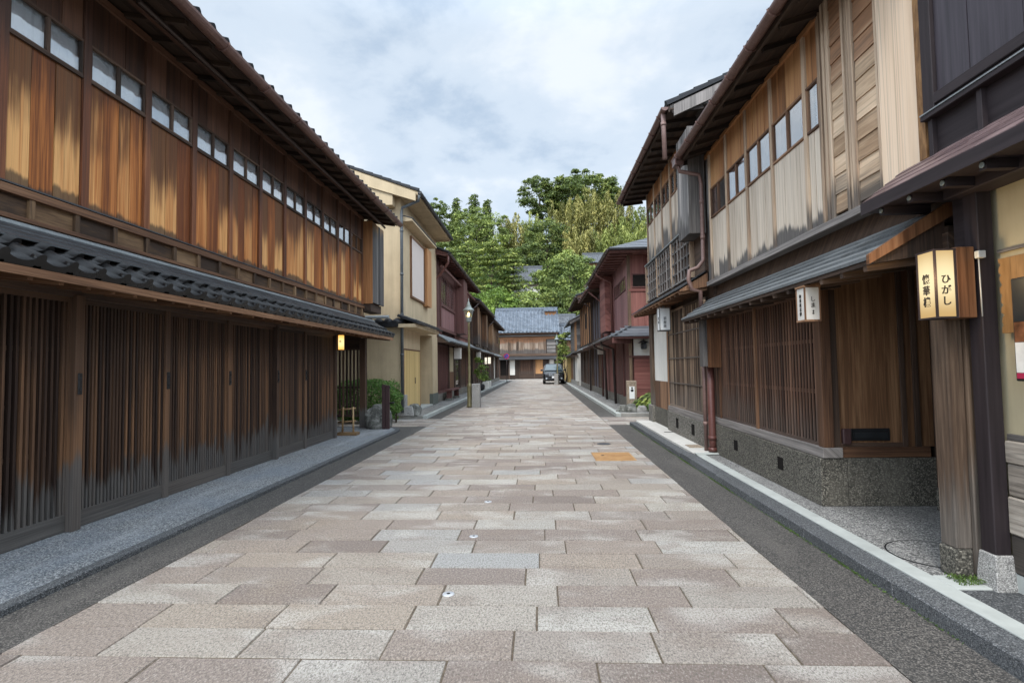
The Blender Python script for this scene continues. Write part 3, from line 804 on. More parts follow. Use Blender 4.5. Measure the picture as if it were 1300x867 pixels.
def kawara(mb, s, d0, z0, d1, z1, y0, y1, tw=0.27, rh=0.24, amp=0.035, step=0.022, skirt=0.045, fine=True, roll=False):
    """rows of pan tiles climbing from the eave (d0,z0) to (d1,z1)"""
    nt_ = max(1, round((y1 - y0) / tw)); tw = (y1 - y0) / nt_
    L = math.hypot(d1 - d0, z1 - z0); nr = max(1, round(L / rh))
    ux, uz = (d1 - d0) / L, (z1 - z0) / L; nx, nz = -uz, ux
    ph = (0, .09, .2, .31, .4, .55, .7, .85) if fine else (0, .2, .4, .7)
    if roll: ph = (0, .12, .26, .4, .54, .66, .70, .74, .79, .85, .91, .96)
    def prof(p):
        if roll:
            return -amp * .55 * math.sin(math.pi * p / .7) if p < .7 else amp * max(0.0, 1 - ((p - .85) / .15) ** 2) ** .5
        return amp * math.sin(math.pi * p / .4) if p < .4 else -amp * .38 * math.sin(math.pi * (p - .4) / .6)
    cols = []
    for t in range(nt_):
        for p in ph: cols.append((y0 + (t + p) * tw, prof(p), t))
    cols.append((y1, 0, nt_ - 1))
    def P(y, a, w_): return Vector((s * (d0 + ux * a + nx * w_), y, z0 + uz * a + nz * w_))
    tone = {}
    for rI in range(nr):
        a0, a1 = L * rI / nr, L * (rI + 1) / nr + (0.03 if rI < nr - 1 else 0)
        b = len(mb.v)
        for y, w_, t in cols:
            mb.v.append(P(y, a0, w_ + step)); mb.v.append(P(y, a1, w_)); mb.v.append(P(y, a0, (w_ if roll else min(w_, 0)) - skirt * (1 if rI == 0 else .3)))
        for i in range(len(cols) - 1):
            t = cols[i][2]; k = (rI, t)
            if k not in tone: tone[k] = rnd.random()
            r = tone[k]; q = b + 3 * i
            y_, y2 = cols[i][0], cols[i + 1][0]
            mb.face([q, q + 3, q + 4, q + 1], [(y_, a0), (y2, a0), (y2, a1), (y_, a1)], r, True)
            mb.face([q + 2, q + 5, q + 3, q], [(y_, 0), (y2, 0), (y2, .05), (y_, .05)], r, False)
    # underside and ends so the covering is a slab
    e = [P(y0, 0, -skirt), P(y1, 0, -skirt), P(y1, L, -skirt), P(y0, L, -skirt)]
    mb.poly([e[0], e[3], e[2], e[1]], .5)
    for y in (y0, y1): mb.poly([P(y, 0, -skirt), P(y, 0, step), P(y, L, step), P(y, L, -skirt)], .5)
def gutter(H, s, d, y0, y1, z, rad, mat, brackets=0.9, bmat=None):
    g = MB(); g.halfpipe((s * d, y0, z), (s * d, y1, z), rad, 0.006, 10)
    go = g.build('gutter', mat, H)
    n = int((y1 - y0) / brackets)
    first = None
    for i in range(n):
        y = y0 + (i + .5) * (y1 - y0) / n
        if first is None:
            b = MB(); a = [(s * (d + math.cos(t) * (rad + .006)), y, z + math.sin(t) * (rad + .006)) for t in [R(k) for k in range(180, 361, 20)]]
            for p0, p1 in zip(a, a[1:]): b.bar(p0, p1, .022, .008, (0, 1, 0))
            b.bar((s * (d + rad), y, z), (s * (d + rad + .14), y, z + .05), .02, .008)
            first = b.build('gutter_bracket', bmat or mat, go); fy = y
        else:
            c = first.copy(); COL.objects.link(c); c.parent = go; c.location = (0, y - fy, 0)
    return go
def eave(H, s, dw, de, y0, y1, zw, ze, ridge_d, ridge_z, back_d, wood_, tilem, gut, gr=0.06, raf=0.42, fine=True, tw=0.27, rh=0.26, side=None, gutter_dz=0.0, brackets=0.9, amp=0.035):
    """overhanging roof: boarded soffit with rafters, tiles to the ridge and down behind, gutter on the street side"""
    m = MB()
    slope = (zw - ze) / (dw - de)
    P = [(de, ze), (de, ze + .035), (dw, zw + .035), (dw, zw)]
    nb = max(2, int((dw - de) / .14))
    for i in range(nb):          # soffit boards run along the street
        a, b = de + (dw - de) * i / nb, de + (dw - de) * (i + 1) / nb - .004
        za, zb = ze + slope * (a - de), ze + slope * (b - de)
        m.prism([(s * a, y0, za), (s * b, y0, zb), (s * b, y0, zb + .03), (s * a, y0, za + .03)], (0, y1 - y0, 0))
    n = max(1, int((y1 - y0) / raf))
    for i in range(n + 1):
        y = y0 + .03 + (y1 - y0 - .06) * i / n
        m.bar((s * (de + .03), y, ze + slope * .03 - .028), (s * (dw + .02), y, zw - .028), .05, .055)
    m.box(s * (de - .025), s * (de + .002), y0, y1, ze - .035, ze + .07)   # fascia
    so_ = m.build('soffit', wood_, H)
    # gable prism between soffit and tiles
    g = MB()
    pr = [(de + .01, ze + .04), (de + .01, ze + .085), (ridge_d, ridge_z - .05), (back_d, ze + .085), (back_d, ze - .3), (dw + .15, zw - .3), (dw + .15, zw + .04)]
    g.prism([(s * a, y0 + .02, z) for a, z in pr], (0, y1 - y0 - .04, 0))
    g.build('gable', side or wood_, H)
    t = MB()
    kawara(t, s, de - .06, ze + .115, ridge_d, ridge_z, y0 - .03, y1 + .03, tw, rh, amp, fine=fine)
    kawara(t, s, back_d + .06, ze + .115, ridge_d, ridge_z, y0 - .03, y1 + .03, tw * 2, rh * 2, amp, fine=False)
    t.box(s * (ridge_d - .13), s * (ridge_d + .13), y0 - .05, y1 + .05, ridge_z - .08, ridge_z + .2)
    ro = t.build('roof', tilem, H)
    if gut: gutter(H, s, de - .025 - gr, y0, y1, ze + .05 + gutter_dz, gr, gut, brackets)
    return ro
def pipe(H, pts, rad, mat, name='downpipe', collars=()):
    m = MB(); m.tube(pts, rad, 12)
    for c in collars:
        m.tube([Vector(c) - Vector((0, 0, .03)), Vector(c) + Vector((0, 0, .03))], rad * 1.22, 12)
    return m.build(name, mat, H)
def text(body, mat, parent, loc, rot, size, name='lettering', vertical=False, ext=0.002, sx=1.0, bold=0.0):
    """writing as real thin geometry, one mesh"""
    mb = MB()
    lines = list(body) if vertical else [body]
    M = Matrix.Translation(Vector(loc)) @ rot
    for i, ch in enumerate(lines):
        c = bpy.data.curves.new('t', 'FONT'); c.body = ch; c.size = size; c.extrude = ext; c.align_x = 'CENTER'; c.align_y = 'CENTER'; c.offset = bold
        c.resolution_u = 4
        o = bpy.data.objects.new('t', c); COL.objects.link(o)
        dg = bpy.context.evaluated_depsgraph_get(); me = o.evaluated_get(dg).to_mesh()
        b = len(mb.v); dy = -(i - (len(lines) - 1) / 2) * size * 1.12
        mb.v.extend(M @ Vector((v.co.x * sx, v.co.y + dy, v.co.z)) for v in me.vertices)
        for p in me.polygons: mb.face([b + k for k in p.vertices], [(0, 0)] * len(p.vertices), .5)
        o.evaluated_get(dg).to_mesh_clear(); bpy.data.objects.remove(o); bpy.data.curves.remove(c)
    return mb.build(name, mat, parent)
FACE_CAM = Matrix.Rotation(R(90), 4, 'X')                                   # lettering that faces -Y
FACE_STREET_R = Matrix.Rotation(R(-90), 4, 'Z') @ Matrix.Rotation(R(90), 4, 'X')   # on a right-hand wall, faces -X
FACE_STREET_L = Matrix.Rotation(R(90), 4, 'Z') @ Matrix.Rotation(R(90), 4, 'X')    # on a left-hand wall, faces +X
# ---------------------------------------------------------------- left side: the long dark townhouse nearest the camera
s = -1; d = 4.40
H = thing('wooden_townhouse', 'long townhouse with orange cedar boards upstairs and slatted doors below, nearest on the left', 'house', (-4.4, 7.5, 0.03))
Y0, Y1 = 1.63, 13.2
m = MB(); bx(m, s, d + .13, d + 9, Y0, 13.3, 2.42, 5.25); bx(m, s, d + .13, d + 9, Y0, 11.32, 0.03, 2.42); bx(m, s, d + 1.25, d + 9, 11.32, 13.3, 0.03, 2.42)
m.build('wall', W['dark'], H)
ups = [4.91 + .82 * k for k in range(-4, 11)]          # upper posts
for y in ups: post(H, s, d, y, .085, 3.06, 5.32, W['orange_post'], .028, 'post')
for i, (a, b) in enumerate(zip(ups, ups[1:])):
    a += .0445; b -= .0445
    planks(H, s, d, a, b, 3.06, 4.385, W['orange'], 3 + (i % 3 == 1))
    planks(H, s, d - .004, a, b, 4.75, 5.32, W['umber'], 3, 'frieze_board')
    window(H, s, d - .006, a, b, 4.385, 4.748, W['dark'], 2, .022, .034, curtain=(i < 12))
    bx(MB(), s, d - .022, d + .01, a, b, 4.362, 4.386, g=1).build('sill', W['dark'], H)
bx(MB(), s, d - .03, d + .05, Y0, Y1, 5.24, 5.32, g=1).build('wall_plate', W['umber'], H)
beam(H, s, d - .055, d + .1, Y0, Y1, 3.0, 3.075, W['brown'], 'cap_rail')
m = MB(); bx(m, s, d - .062, d - .02, Y0, Y1, 3.078, 3.092); m.build('flashing', W['tin_dark'], H)
# the row of small boarded squares under the cap rail
yy = Y0
while yy < Y1 - .1:
    bx(MB(), s, d - .045, d + .04, yy - .026, yy + .026, 2.83, 3.0, g=2).build('short_post', W['band'], H, bevel=.003)
    bx(MB(), s, d - .012, d + .06, yy + .03, min(yy + .43, Y1), 2.83, 3.0, g=1).build('band_board', W['band'], H)
    yy += .455
beam(H, s, d - .05, d + .1, Y0, Y1, 2.79, 2.83, W['brown'], 'sill_rail')
# corner shutter box at the far end
T = 13.16
m = MB(); bx(m, s, d - .25, d - .228, T, 14.1, 3.16, 5.2)
for k in range(6):
    bx(m, s, d - .262 - .004 * (k % 2), d - .25, T + .155 * k + .004, T + .155 * (k + 1), 3.16, 5.2, g=2)
tb = m.build('shutter_box', W['grey_tob'], H)
m = MB(); bx(m, s, d - .255, d + .05, T - .03, T - .002, 3.13, 5.22, g=2); bx(m, s, d - .22, d + .12, T, 14.08, 3.18, 5.2)
m.build('end_board', W['amber'], tb)
m = MB(); bx(m, s, d - .2, d + .1, T, 14.05, 2.95, 3.15); m.build('box_base', W['dark'], tb)
# eave, rafters, tiles
eave(H, s, d, 3.66, Y0, 13.62, 5.36, 5.235, 8.9, 7.3, 13.2, W['eave_dark'], W['tile'], W['copper'], .078, .41, True, .27, .27, gutter_dz=-.045)
beam(H, s, 4.03, 4.09, Y0, 13.55, 5.235, 5.30, W['umber'], 'eave_pole')
pipe(H, [(s * 3.95, 5.0, 5.215), (s * 3.95, 12.9, 5.175), (s * 3.9, 13.4, 5.1)], .026, W['copper_d'], 'rain_pipe')
# lower roof: flashing, flat steps and two courses of black tiles
m = MB()
for k in range(4):
    a, b = 4.36 - .07 * k, 4.36 - .07 * (k + 1) - .02
    za = 2.775 - .048 * k
    m.prism([(s * a, Y0, za), (s * b, Y0, za - .052), (s * b, Y0, za - .07), (s * a, Y0, za - .03)], (0, 13.72 - Y0, 0))
m.build('roof_step', W['tin_dark'], H)
m = MB(); m.prism([(s * 4.41, Y0, 2.80), (s * 4.275, Y0, 2.748), (s * 4.27, Y0, 2.725), (s * 4.41, Y0, 2.77)], (0, 13.75 - Y0, 0)); m.build('flashing', W['tin'], H)
m = MB(); kawara(m, s, 3.80, 2.33, 4.22, 2.60, Y0, 13.85, .285, .235, .048, .04, .05, roll=True)
nt_ = round((13.85 - Y0) / .285); tw_ = (13.85 - Y0) / nt_
for k in range(nt_):          # round caps on the roll ends
    yc = Y0 + (k + .85) * tw_; m.tube([(s * 3.785, yc, 2.355), (s * 3.83, yc, 2.385)], .046, 12)
lr = m.build('pent_roof', W['tile_gloss'], H)
m = MB()
for k in range(4): m.prism([(s * (4.272 - .07 * k), Y0, 2.722 - .048 * k), (s * (4.262 - .07 * k), Y0, 2.718 - .048 * k), (s * (4.262 - .07 * k), Y0, 2.708 - .048 * k), (s * (4.272 - .07 * k), Y0, 2.712 - .048 * k)], (0, 13.7 - Y0, 0))
m.build('step_edge', W['pipe_dark'], lr)
m = MB()
for k in range(4):
    a = 3.83 + .145 * k
    m.prism([(s * a, Y0, 2.255 + .018 * k), (s * (a + .141), Y0, 2.273 + .018 * k), (s * (a + .141), Y0, 2.295 + .018 * k), (s * a, Y0, 2.277 + .018 * k)], (0, 13.8 - Y0, 0))
for i in range(46):
    y = Y0 + .1 + i * .265; m.bar((s * 3.85, y, 2.235), (s * 4.41, y, 2.30), .045, .045)
m.box(s * 3.81, s * 3.84, Y0, 13.82, 2.235, 2.30)
m.build('pent_soffit', W['brown'], H)
# fill under the tiles so the small roof is solid
m = MB(); m.prism([(s * 3.84, Y0, 2.285), (s * 4.42, Y0, 2.35), (s * 4.42, Y0, 2.75), (s * 4.25, Y0, 2.60)], (0, 13.8 - Y0, 0)); m.build('roof_fill', W['dark'], H)
# slatted doors
ys = [2.36, 3.60, 4.86, 6.13, 7.40, 8.72, 9.88, 11.30]
beam(H, s, d - .03, d + .1, Y0, 11.36, 2.22, 2.33, W['dark'], 'lintel')
for i, (a, b) in enumerate(zip(ys, ys[1:])):
    pz = .055 if i in (2, 5) else .012
    post(H, s, d, a, .10 if i in (2,) else .075, .035, 2.24, W['lattice'], pz, 'door_post')
    dr = lattice(H, s, d + .015, a + .05, b - .04, .04, 2.22, W['lattice'], 20 if i == 1 else 25, .023, .155, .05, .03, (.78, 1.22, 1.72), 'lattice_door')
    if i >= 2:
        h = MB(); bx(h, s, d - pz - .012, d - pz + .01, a - .022, a + .022, 1.30, 1.50); bx(h, s, d - pz - .022, d - pz - .008, a - .012, a + .012, 1.33, 1.36); bx(h, s, d - pz - .022, d - pz - .008, a - .012, a + .012, 1.43, 1.46)
        h.build('handle', W['black'], dr, bevel=.004)
post(H, s, d, 11.345, .085, .035, 2.24, W['lattice'], .03, 'door_post')
# porch at the far end: corner post, dark lintel board, open slat screen across the end
post(H, s, d, 13.35, .15, .03, 2.28, W['lattice'], .02, 'corner_post', .15)
m = MB(); m.box(-5.64, -4.52, 13.33, 13.40, 1.98, 2.42, g=0); m.build('lintel_board', W['dark'], H)
m = MB()
for k in range(11):
    x = -4.60 - .092 * k; m.box(x - .022, x + .022, 13.34, 13.375, .30, 2.0, g=2)
m.box(-5.62, -4.52, 13.335, 13.385, .30, .36, g=0); m.box(-5.62, -4.52, 13.378, 13.40, 1.02, 1.06, g=0)
m.build('slat_screen', W['dark'], H)
m = MB(); bx(m, s, d + .1, d + 1.25, 11.33, 13.3, 2.38, 2.42); m.build('porch_ceiling', W['dark'], H)

# ---------------------------------------------------------------- yellow stucco house beyond the lane
d = 4.1
H = thing('stucco_house', 'yellow stucco house with a straw-coloured garage door and a gabled tile roof', 'house', (-4.1, 18.4, 0.09))
A, B = 15.75, 21.3
m = MB(); bx(m, s, d, d + 9, A, 18.25, .09, 6.7); bx(m, s, d, d + 9, 18.25, B, 2.72, 6.7); bx(m, s, d + .7, d + 9, 18.25, B, .09, 2.72); bx(m, s, d - .02, d + .69, 20.3, B, .09, 2.72)
m.build('wall', W['stucco'], H)
m = MB(); bx(m, s, d - .035, d + .1, 20.28, B + .02, .09, .52); m.build('wall_base', W['stucco_base'], H)
m = MB(); bx(m, s, d - .03, d + .6, 18.27, 20.27, .0, .14); m.build('doorstep', W['slab'], H, bevel=.01)
m = MB(); bx(m, s, d - .03, d + .01, 15.98, 18.12, 2.06, 2.1); bx(m, s, d - .03, d + .01, 15.94, 15.98, .1, 2.1); bx(m, s, d - .03, d + .01, 18.12, 18.16, .1, 2.1); fo = m.build('door_frame', W['brown'], H)
dr = planks(H, s, d - .028, 15.99, 18.11, .12, 2.055, W['yellowdoor'], 7, 'garage_door', .02, .006)
m = MB(); bx(m, s, d - .045, d - .028, 17.35, 17.38, 1.0, 1.2); m.build('handle', W['black'], dr)
# lower roof of tiles round the corner
m = MB(); kawara(m, s, 3.56, 2.86, 4.12, 3.06, A - .35, B - 2.2, .27, .26, .035, .02, .05); m.build('pent_roof', W['tile'], H)
m = MB(); bx(m, s, 3.6, 4.12, A - .33, B - 2.22, 2.70, 2.80); m.build('pent_soffit', W['stucco'], H)
m = MB()
for k in range(9): m.lathe((s * 4.15 - .28 * k, A - .22, 2.86), [(.02, -.06), (.13, -.05), (.15, 0), (.13, .07), (.05, .12), (.0, .13)], 10)
m.box(-7.5, -4.1, A - .35, A, 2.72, 2.86); m.build('tile_edge', W['tile'], H)
m = MB(); m.halfpipe((s * 3.5, A - .36, 2.84), (s * 3.5, B - 2.2, 2.84), .05, .006, 9); m.build('gutter', W['tin_dark'], H)
m = MB(); m.tube([(-7, A - .42, 3.0), (-4.35, A - .42, 3.0)], .05, 10); m.build('gutter', W['tin'], H)
# window with shutter boards and a small hood
m = MB()
for k in range(5): bx(m, s, d - .05, d, 16.9 + .36 * k + .004, 16.9 + .36 * (k + 1) - .004, 3.82, 5.70, g=2)
sh = m.build('shutter', W['shutter'], H)
m = MB(); bx(m, s, d - .07, d, 16.86, 18.78, 3.76, 3.82); bx(m, s, d - .07, d, 16.86, 18.78, 5.70, 5.76); bx(m, s, d - .068, d, 16.86, 16.9, 3.81, 5.71); bx(m, s, d - .068, d, 18.72, 18.78, 3.81, 5.71); m.build('frame', W['brown'], sh)
m = MB(); bx(m, s, d - .17, d, 18.79, 19.5, 3.7, 5.78); m.build('shutter_box', W['amber'], H, bevel=.01)
m = MB(); m.prism([(s * d, 15.78, 6.1), (s * (d - .34), 15.78, 6.0), (s * (d - .34), 15.78, 5.94), (s * d, 15.78, 5.92)], (0, 3.85, 0)); m.build('window_hood', W['stucco'], H)
m = MB(); m.prism([(s * d, 15.77, 6.13), (s * (d - .36), 15.77, 6.03), (s * (d - .36), 15.77, 6.005), (s * d, 15.77, 6.103)], (0, 3.88, 0)); m.build('hood_cover', W['tin_dark'], H)
eave(H, s, d, 3.52, A - .38, B - .05, 6.62, 6.62, 8.2, 8.5, 12.9, W['stucco'], W['tile'], W['tin_dark'], .06, 9, True, .27, .3, W['stucco'])
m = MB(); m.prism([(s * 3.55, A - .42, 6.66), (s * 8.2, A - .42, 8.43), (s * 8.2, A - .42, 7.93), (s * 3.55, A - .42, 6.20 + .2)], (0, .05, 0)); m.build('bargeboard', W['stucco'], H)
pipe(H, [(s * 3.46, A - .33, 6.6), (s * 3.5, A - .25, 6.45), (s * 4.02, A - .1, 6.3), (s * 4.05, A - .1, 6.1), (s * 4.05, A - .1, .2)], .045, W['pipe_dark'], 'downpipe', [(s * 4.05, A - .1, z) for z in (5.6, 4.3, 3.1, 1.9)])

# ---------------------------------------------------------------- red ochre house
d = 4.2
H = thing('red_townhouse', 'dark red townhouse with a big upstairs window, beyond the yellow house on the left', 'house', (-4.2, 26.5, 0.09))
A, B = 21.38, 32.4
m = MB(); bx(m, s, d + .12, d + 9, A, B, .09, 6.1); m.build('wall', W['bengara_d'], H)
planks(H, s, d, A, 22.6, 2.9, 6.1, W['bengara_d'], 6); planks(H, s, d, 26.6, B, 2.9, 6.1, W['bengara'], 24)
for y in (22.65, 26.55): post(H, s, d, y, .14, 2.8, 6.1, W['bengara_d'], .04)
m = MB(); bx(m, s, d - .0, d + .1, 22.72, 26.48, 5.5, 6.1); m.build('wall_panel', W['bengara_d'], H)
window(H, s, d - .01, 22.72, 26.48, 4.25, 5.5, W['bengara_d'], 9, .05, .07, curtain=True)
m = MB()
for k in range(9): bx(m, s, d + .01, d + .04, 22.75 + .415 * k, 22.75 + .415 * k + .38, 3.25, 4.2, g=2)
m.build('wall_panel', W['bengara_p'], H)
beam(H, s, d - .05, d + .1, 22.7, 26.5, 4.16, 4.26, W['bengara_d']); beam(H, s, d - .05, d + .1, A, B, 3.1, 3.24, W['bengara_d'])
m = MB(); bx(m, s, d - .45, d, 26.65, 28.0, 3.2, 5.95); m.build('shutter_box', W['bengara_d'], H)
beam(H, s, d - .35, d - .25, A, B, 5.55, 5.65, W['bengara_d'], 'eave_pole')
eave(H, s, d, 3.62, A - .25, B - .05, 6.15, 6.02, 8.2, 7.9, 12.8, W['bengara_d'], W['tile'], W['copper_d'], .06, .6, True, .27, .3, W['bengara_d'])
pipe(H, [(s * 3.6, A - .2, 6.0), (s * 3.6, A - .18, 5.7), (s * 3.95, A - .05, 5.25), (s * 4.12, A - .05, 5.1), (s * 4.12, A - .05, .15)], .05, W['copper_red'])
m = MB()
for k in range(4):
    a = 4.2 - .15 * k
    m.prism([(s * a, A, 2.93 - .10 * k), (s * (a - .17), A, 2.83 - .10 * k), (s * (a - .17), A, 2.80 - .1 * k), (s * a, A, 2.89 - .10 * k)], (0, B - A, 0))
m.build('pent_roof', W['tin'], H)
m = MB(); m.prism([(s * 3.62, A, 2.50), (s * 4.2, A, 2.55), (s * 4.2, A, 2.86)], (0, B - A, 0)); m.build('pent_soffit', W['dark'], H)
gutter(H, s, 3.56, A, B, 2.56, .05, W['tin_dark'], 1.6)
m = MB(); bx(m, s, d - .06, d + .2, A, B, .09, .42); m.build('wall_base', W['washed_l'], H)
for i, y in enumerate((21.45, 24.6, 26.2, 28.1, 30.2, 32.3)): post(H, s, d, y, .13, .42, 2.55, W['dark'], .04, 'post')
lattice(H, s, d, 21.53, 24.52, .42, 2.5, W['bengara_d'], 22, .05); lattice(H, s, d, 28.2, 30.1, .42, 2.5, W['lattice_r'], 18, .04); lattice(H, s, d, 30.3, 32.2, .42, 2.5, W['bengara_d'], 18, .04)
m = MB(); bx(m, s, d + .02, d + .06, 24.68, 26.12, 1.3, 2.45); m.build('plaster_panel', W['cream'], H)
planks(H, s, d, 24.68, 26.12, .42, 1.3, W['brown'], 7); window(H, s, d, 26.3, 28.0, .5, 2.45, W['dark'], 4, .05, .04, False)

# ---------------------------------------------------------------- two more brown houses further down on the left
def plain_house(name, label, s, d, A, B, zl, zu, upper, lower, over=.62, tob=None, wins=(), cat='house', gable=None, tm='tile', ridge=1.7, base='washed_l', gut='copper_d', lowroof='tin'):
    H = thing(name, label, cat, (s * d, (A + B) / 2, .09))
    m = MB(); bx(m, s, d + .12, d + 8, A, B, .09, zu); m.build('wall', gable or W['dark'], H)
    zb = zl + .45
    n = max(3, round((B - A) / 1.35)); ys = [A + (B - A) * i / n for i in range(n + 1)]
    for y in ys:
        yy = min(max(y, A + .07), B - .07)
        post(H, s, d, yy, .12, zb - .05, zu, W['dark'], .035, 'post'); post(H, s, d, yy, .13, .09, zl + .1, W['dark'], .035, 'post')
    for i, (a, b) in enumerate(zip(ys, ys[1:])):
        a += .08; b -= .08
        if i in wins:
            planks(H, s, d, a, b, zb, zb + .95, upper, 6); window(H, s, d, a, b, zb + .95, zu - .65, W['dark'], 3, .04, .04, curtain=True); planks(H, s, d, a, b, zu - .65, zu, upper, 5, 'frieze_board')
        else: planks(H, s, d, a, b, zb, zu, upper, 6)
        if lower[i % len(lower)] == 'L': lattice(H, s, d, a, b, .45, zl, W['lattice_r'], 13, .04)
        elif lower[i % len(lower)] == 'D':
            planks(H, s, d + .05, a, b, .1, zl, W['dark'], 4, 'door')
        elif lower[i % len(lower)] == 'R': planks(H, s, d, a, b, .4, zl, W['rust'], 7)
        elif lower[i % len(lower)] == 'W':
            m = MB(); bx(m, s, d + .01, d + .08, a, b, .4, zl); m.build('plaster_panel', W['white'], H)
        elif lower[i % len(lower)] == 'M': planks(H, s, d, a, b, .4, zl, W['mauve'], 7)
    m = MB(); bx(m, s, d - .05, d + .2, A, B, .09, .4); m.build('wall_base', W[base], H)
    beam(H, s, d - .05, d + .1, A, B, zb - .1, zb, W['dark'])
    if tob:
        for (a, b) in tob:
            m = MB(); k = 6
            for i in range(k): bx(m, s, d - .34, d - .02, a + (b - a) * i / k, a + (b - a) * (i + 1) / k - .006, zb + .05, zu - .15, g=2)
            m.build('shutter_box', upper, H)
    eave(H, s, d, d - over, A, B, zu + .05, zu - .06, d + 3.8, zu + ridge, d + 8, W['dark'], W[tm], W[gut], .055, .6, False, .3, .3, gable or W['dark'])
    m = MB()
    for k in range(3):
        a = d - .18 * k
        m.prism([(s * a, A, zb - .1 - .11 * k), (s * (a - .2), A, zb - .21 - .11 * k), (s * (a - .2), A, zb - .24 - .11 * k), (s * a, A, zb - .14 - .11 * k)], (0, B - A, 0))
    m.build('pent_roof', W[lowroof], H)
    m = MB(); m.prism([(s * (d - .52), A, zl - .02), (s * d, A, zl + .03), (s * d, A, zb - .13)], (0, B - A, 0)); m.build('pent_soffit', W['dark'], H)
    gutter(H, s, d - .58, A, B, zl + .03, .05, W[gut], 2.0)
    pipe(H, [(s * (d - over), A + .1, zu - .1), (s * (d - .1), A + .1, zu - .6), (s * (d - .1), A + .1, .1)], .045, W[gut])
    return H
plain_house('wooden_townhouse', 'brown board house with a leafy potted tree at its door, left row', -1, 4.25, 32.5, 43.4, 2.5, 5.55, W['rust'], 'RLDRLR', tob=((34.0, 35.3), (39.6, 40.8)), wins=(5, 6))
plain_house('wooden_townhouse', 'last weathered board house on the left, just before the crossroads', -1, 4.3, 43.5, 56.5, 2.45, 5.35, W['rust'], 'DLRLDWR', tob=((45.2, 46.4),), wins=(3, 4, 8))
# ---------------------------------------------------------------- right side: dark painted house at the edge of the picture
s = 1
H = thing('painted_house', 'dark purple painted house above a plum shingle roof, at the right edge', 'house', (2.9, 1.5, .09))
A, B = -0.6, 4.0
m = MB(); bx(m, s, 3.4, 9, A, 3.40, .09, 2.72); bx(m, s, 2.90, 9, A, 3.97, 2.72, 5.9); m.build('wall', W['plum'], H)
m = MB(); bx(m, s, 2.905, 3.39, A, 3.585, .09, 2.72); m.build('plaster_wall', W['cream'], H)
planks(H, s, 2.80, A, 3.80, 3.285, 5.9, W['purple'], 13, 'wall_panel', .022, .003)
m = MB(); bx(m, s, 2.775, 2.85, 3.80, 3.905, 3.2, 5.9, g=2); m.build('frame_post', W['plum'], H, bevel=.004)
m = MB(); bx(m, s, 2.775, 2.85, A, 3.80, 3.285, 3.36, g=1); m.build('frame_rail', W['plum'], H, bevel=.004)
m = MB(); bx(m, s, 2.755, 2.86, A, 3.91, 3.20, 3.235, g=1); bx(m, s, 2.79, 2.86, A, 3.9, 3.235, 3.283, g=1); m.build('rail', W['plum'], H, bevel=.004)
m = MB(); bx(m, s, 2.750, 2.80, A, 3.91, 3.237, 3.246); m.build('rail_capping', W['tin'], H)
bx(MB(), s, 2.82, 2.86, A, 3.9, 2.92, 3.2, g=1).build('apron_board', W['plum'], H)
y = 3.86
while y > A:
    bx(MB(), s, 2.785, 2.83, y - .02, y + .02, 2.93, 3.2, g=2).build('short_post', W['plum'], H, bevel=.003); y -= .42
# shingle roof: five courses of metal plates
m = MB()
for k in range(4):
    n = 18; a0, a1 = 2.50 + .085 * k, 2.50 + .085 * (k + 1) + .03
    z0_, z1_ = 2.70 + .066 * k, 2.70 + .066 * (k + 1) + .022
    for i in range(n):
        ya = A + (4.20 - A) * (i + .5 * (k % 2)) / n; yb = min(4.20, ya + (4.20 - A) / n - .004)
        if ya < 4.19: m.prism([(a0, ya, z0_), (a1, ya, z1_), (a1, ya, z1_ + .008), (a0, ya, z0_ + .018)], (0, yb - ya, 0))
m.build('shingle_roof', W['shingle'], H)
m = MB(); m.prism([(2.505, A, 2.63), (2.505, A, 2.70), (2.86, A, 2.975), (2.86, A, 2.63)], (0, 4.19 - A, 0)); m.box(2.485, 2.503, A, 4.2, 2.615, 2.705); m.build('eave_board', W['plum'], H)
y = 4.02
while y > 0:
    m = MB(); m.bar((2.53, y, 2.60), (2.86, y, 2.60), .05, .055); ro = m.build('rafter', W['plum'], H)
    m = MB(); m.tube([(2.527, y, 2.60), (2.52, y, 2.60)], .017, 8); m.build('rafter_cap', W['patina'], ro); y -= .30
# entrance posts
m = MB(); m.box(2.775, 2.87, 3.49, 3.60, .30, 2.62, g=2); pp = m.build('painted_post', W['plum'], H, bevel=.005)
m = MB(); m.obox((2.825, 3.545, .18), ((1, 0, 0), (0, 1, 0), (0, 0, 1)), (.075, .085, .12), .5, 2, .78); m.build('post_stone', W['granite'], pp, bevel=.006)
m = MB(); m.box(2.67, 2.775, 3.66, 3.80, .28, 2.20, g=2); gp = m.build('gate_post', W['post_r'], H, bevel=.008)
m = MB(); m.box(2.66, 2.77, 3.65, 3.81, .09, .28); m.build('post_stone', W['washed'], gp, bevel=.012)
m = MB(); m.box(2.778, 2.865, 3.64, 3.69, .12, 2.22, g=2); m.build('post_board', W['post_r'], H, bevel=.005)
beam(H, s, 2.70, 2.87, A, 3.66, 2.56, 2.64, W['plum'], 'gate_beam')
beam(H, s, 2.80, 2.87, 3.62, 3.72, 2.221, 2.64, W['plum'], 'gate_strut')
# wall below: silvered boards, then cream plaster with a thin rail
for k, (za, zb) in enumerate(((.20, .43), (.435, .66), (.665, .86), (.865, 1.0))):
    bx(MB(), s, 2.868 - .01 * (k % 2), 2.9, A, 3.49, za, zb, g=1).build('base_board', W['log'], H, bevel=.008)
m = MB(); m.box(2.872, 2.9, A, 3.49, .09, .197); m.build('wall_base', W['slab'], H)
m = MB(); m.box(2.88, 2.904, A, 3.49, 1.003, 1.04, g=1); m.box(2.885, 2.904, A, 3.49, 2.165, 2.185, g=1); m.build('wall_rail', W['greywood'], H)

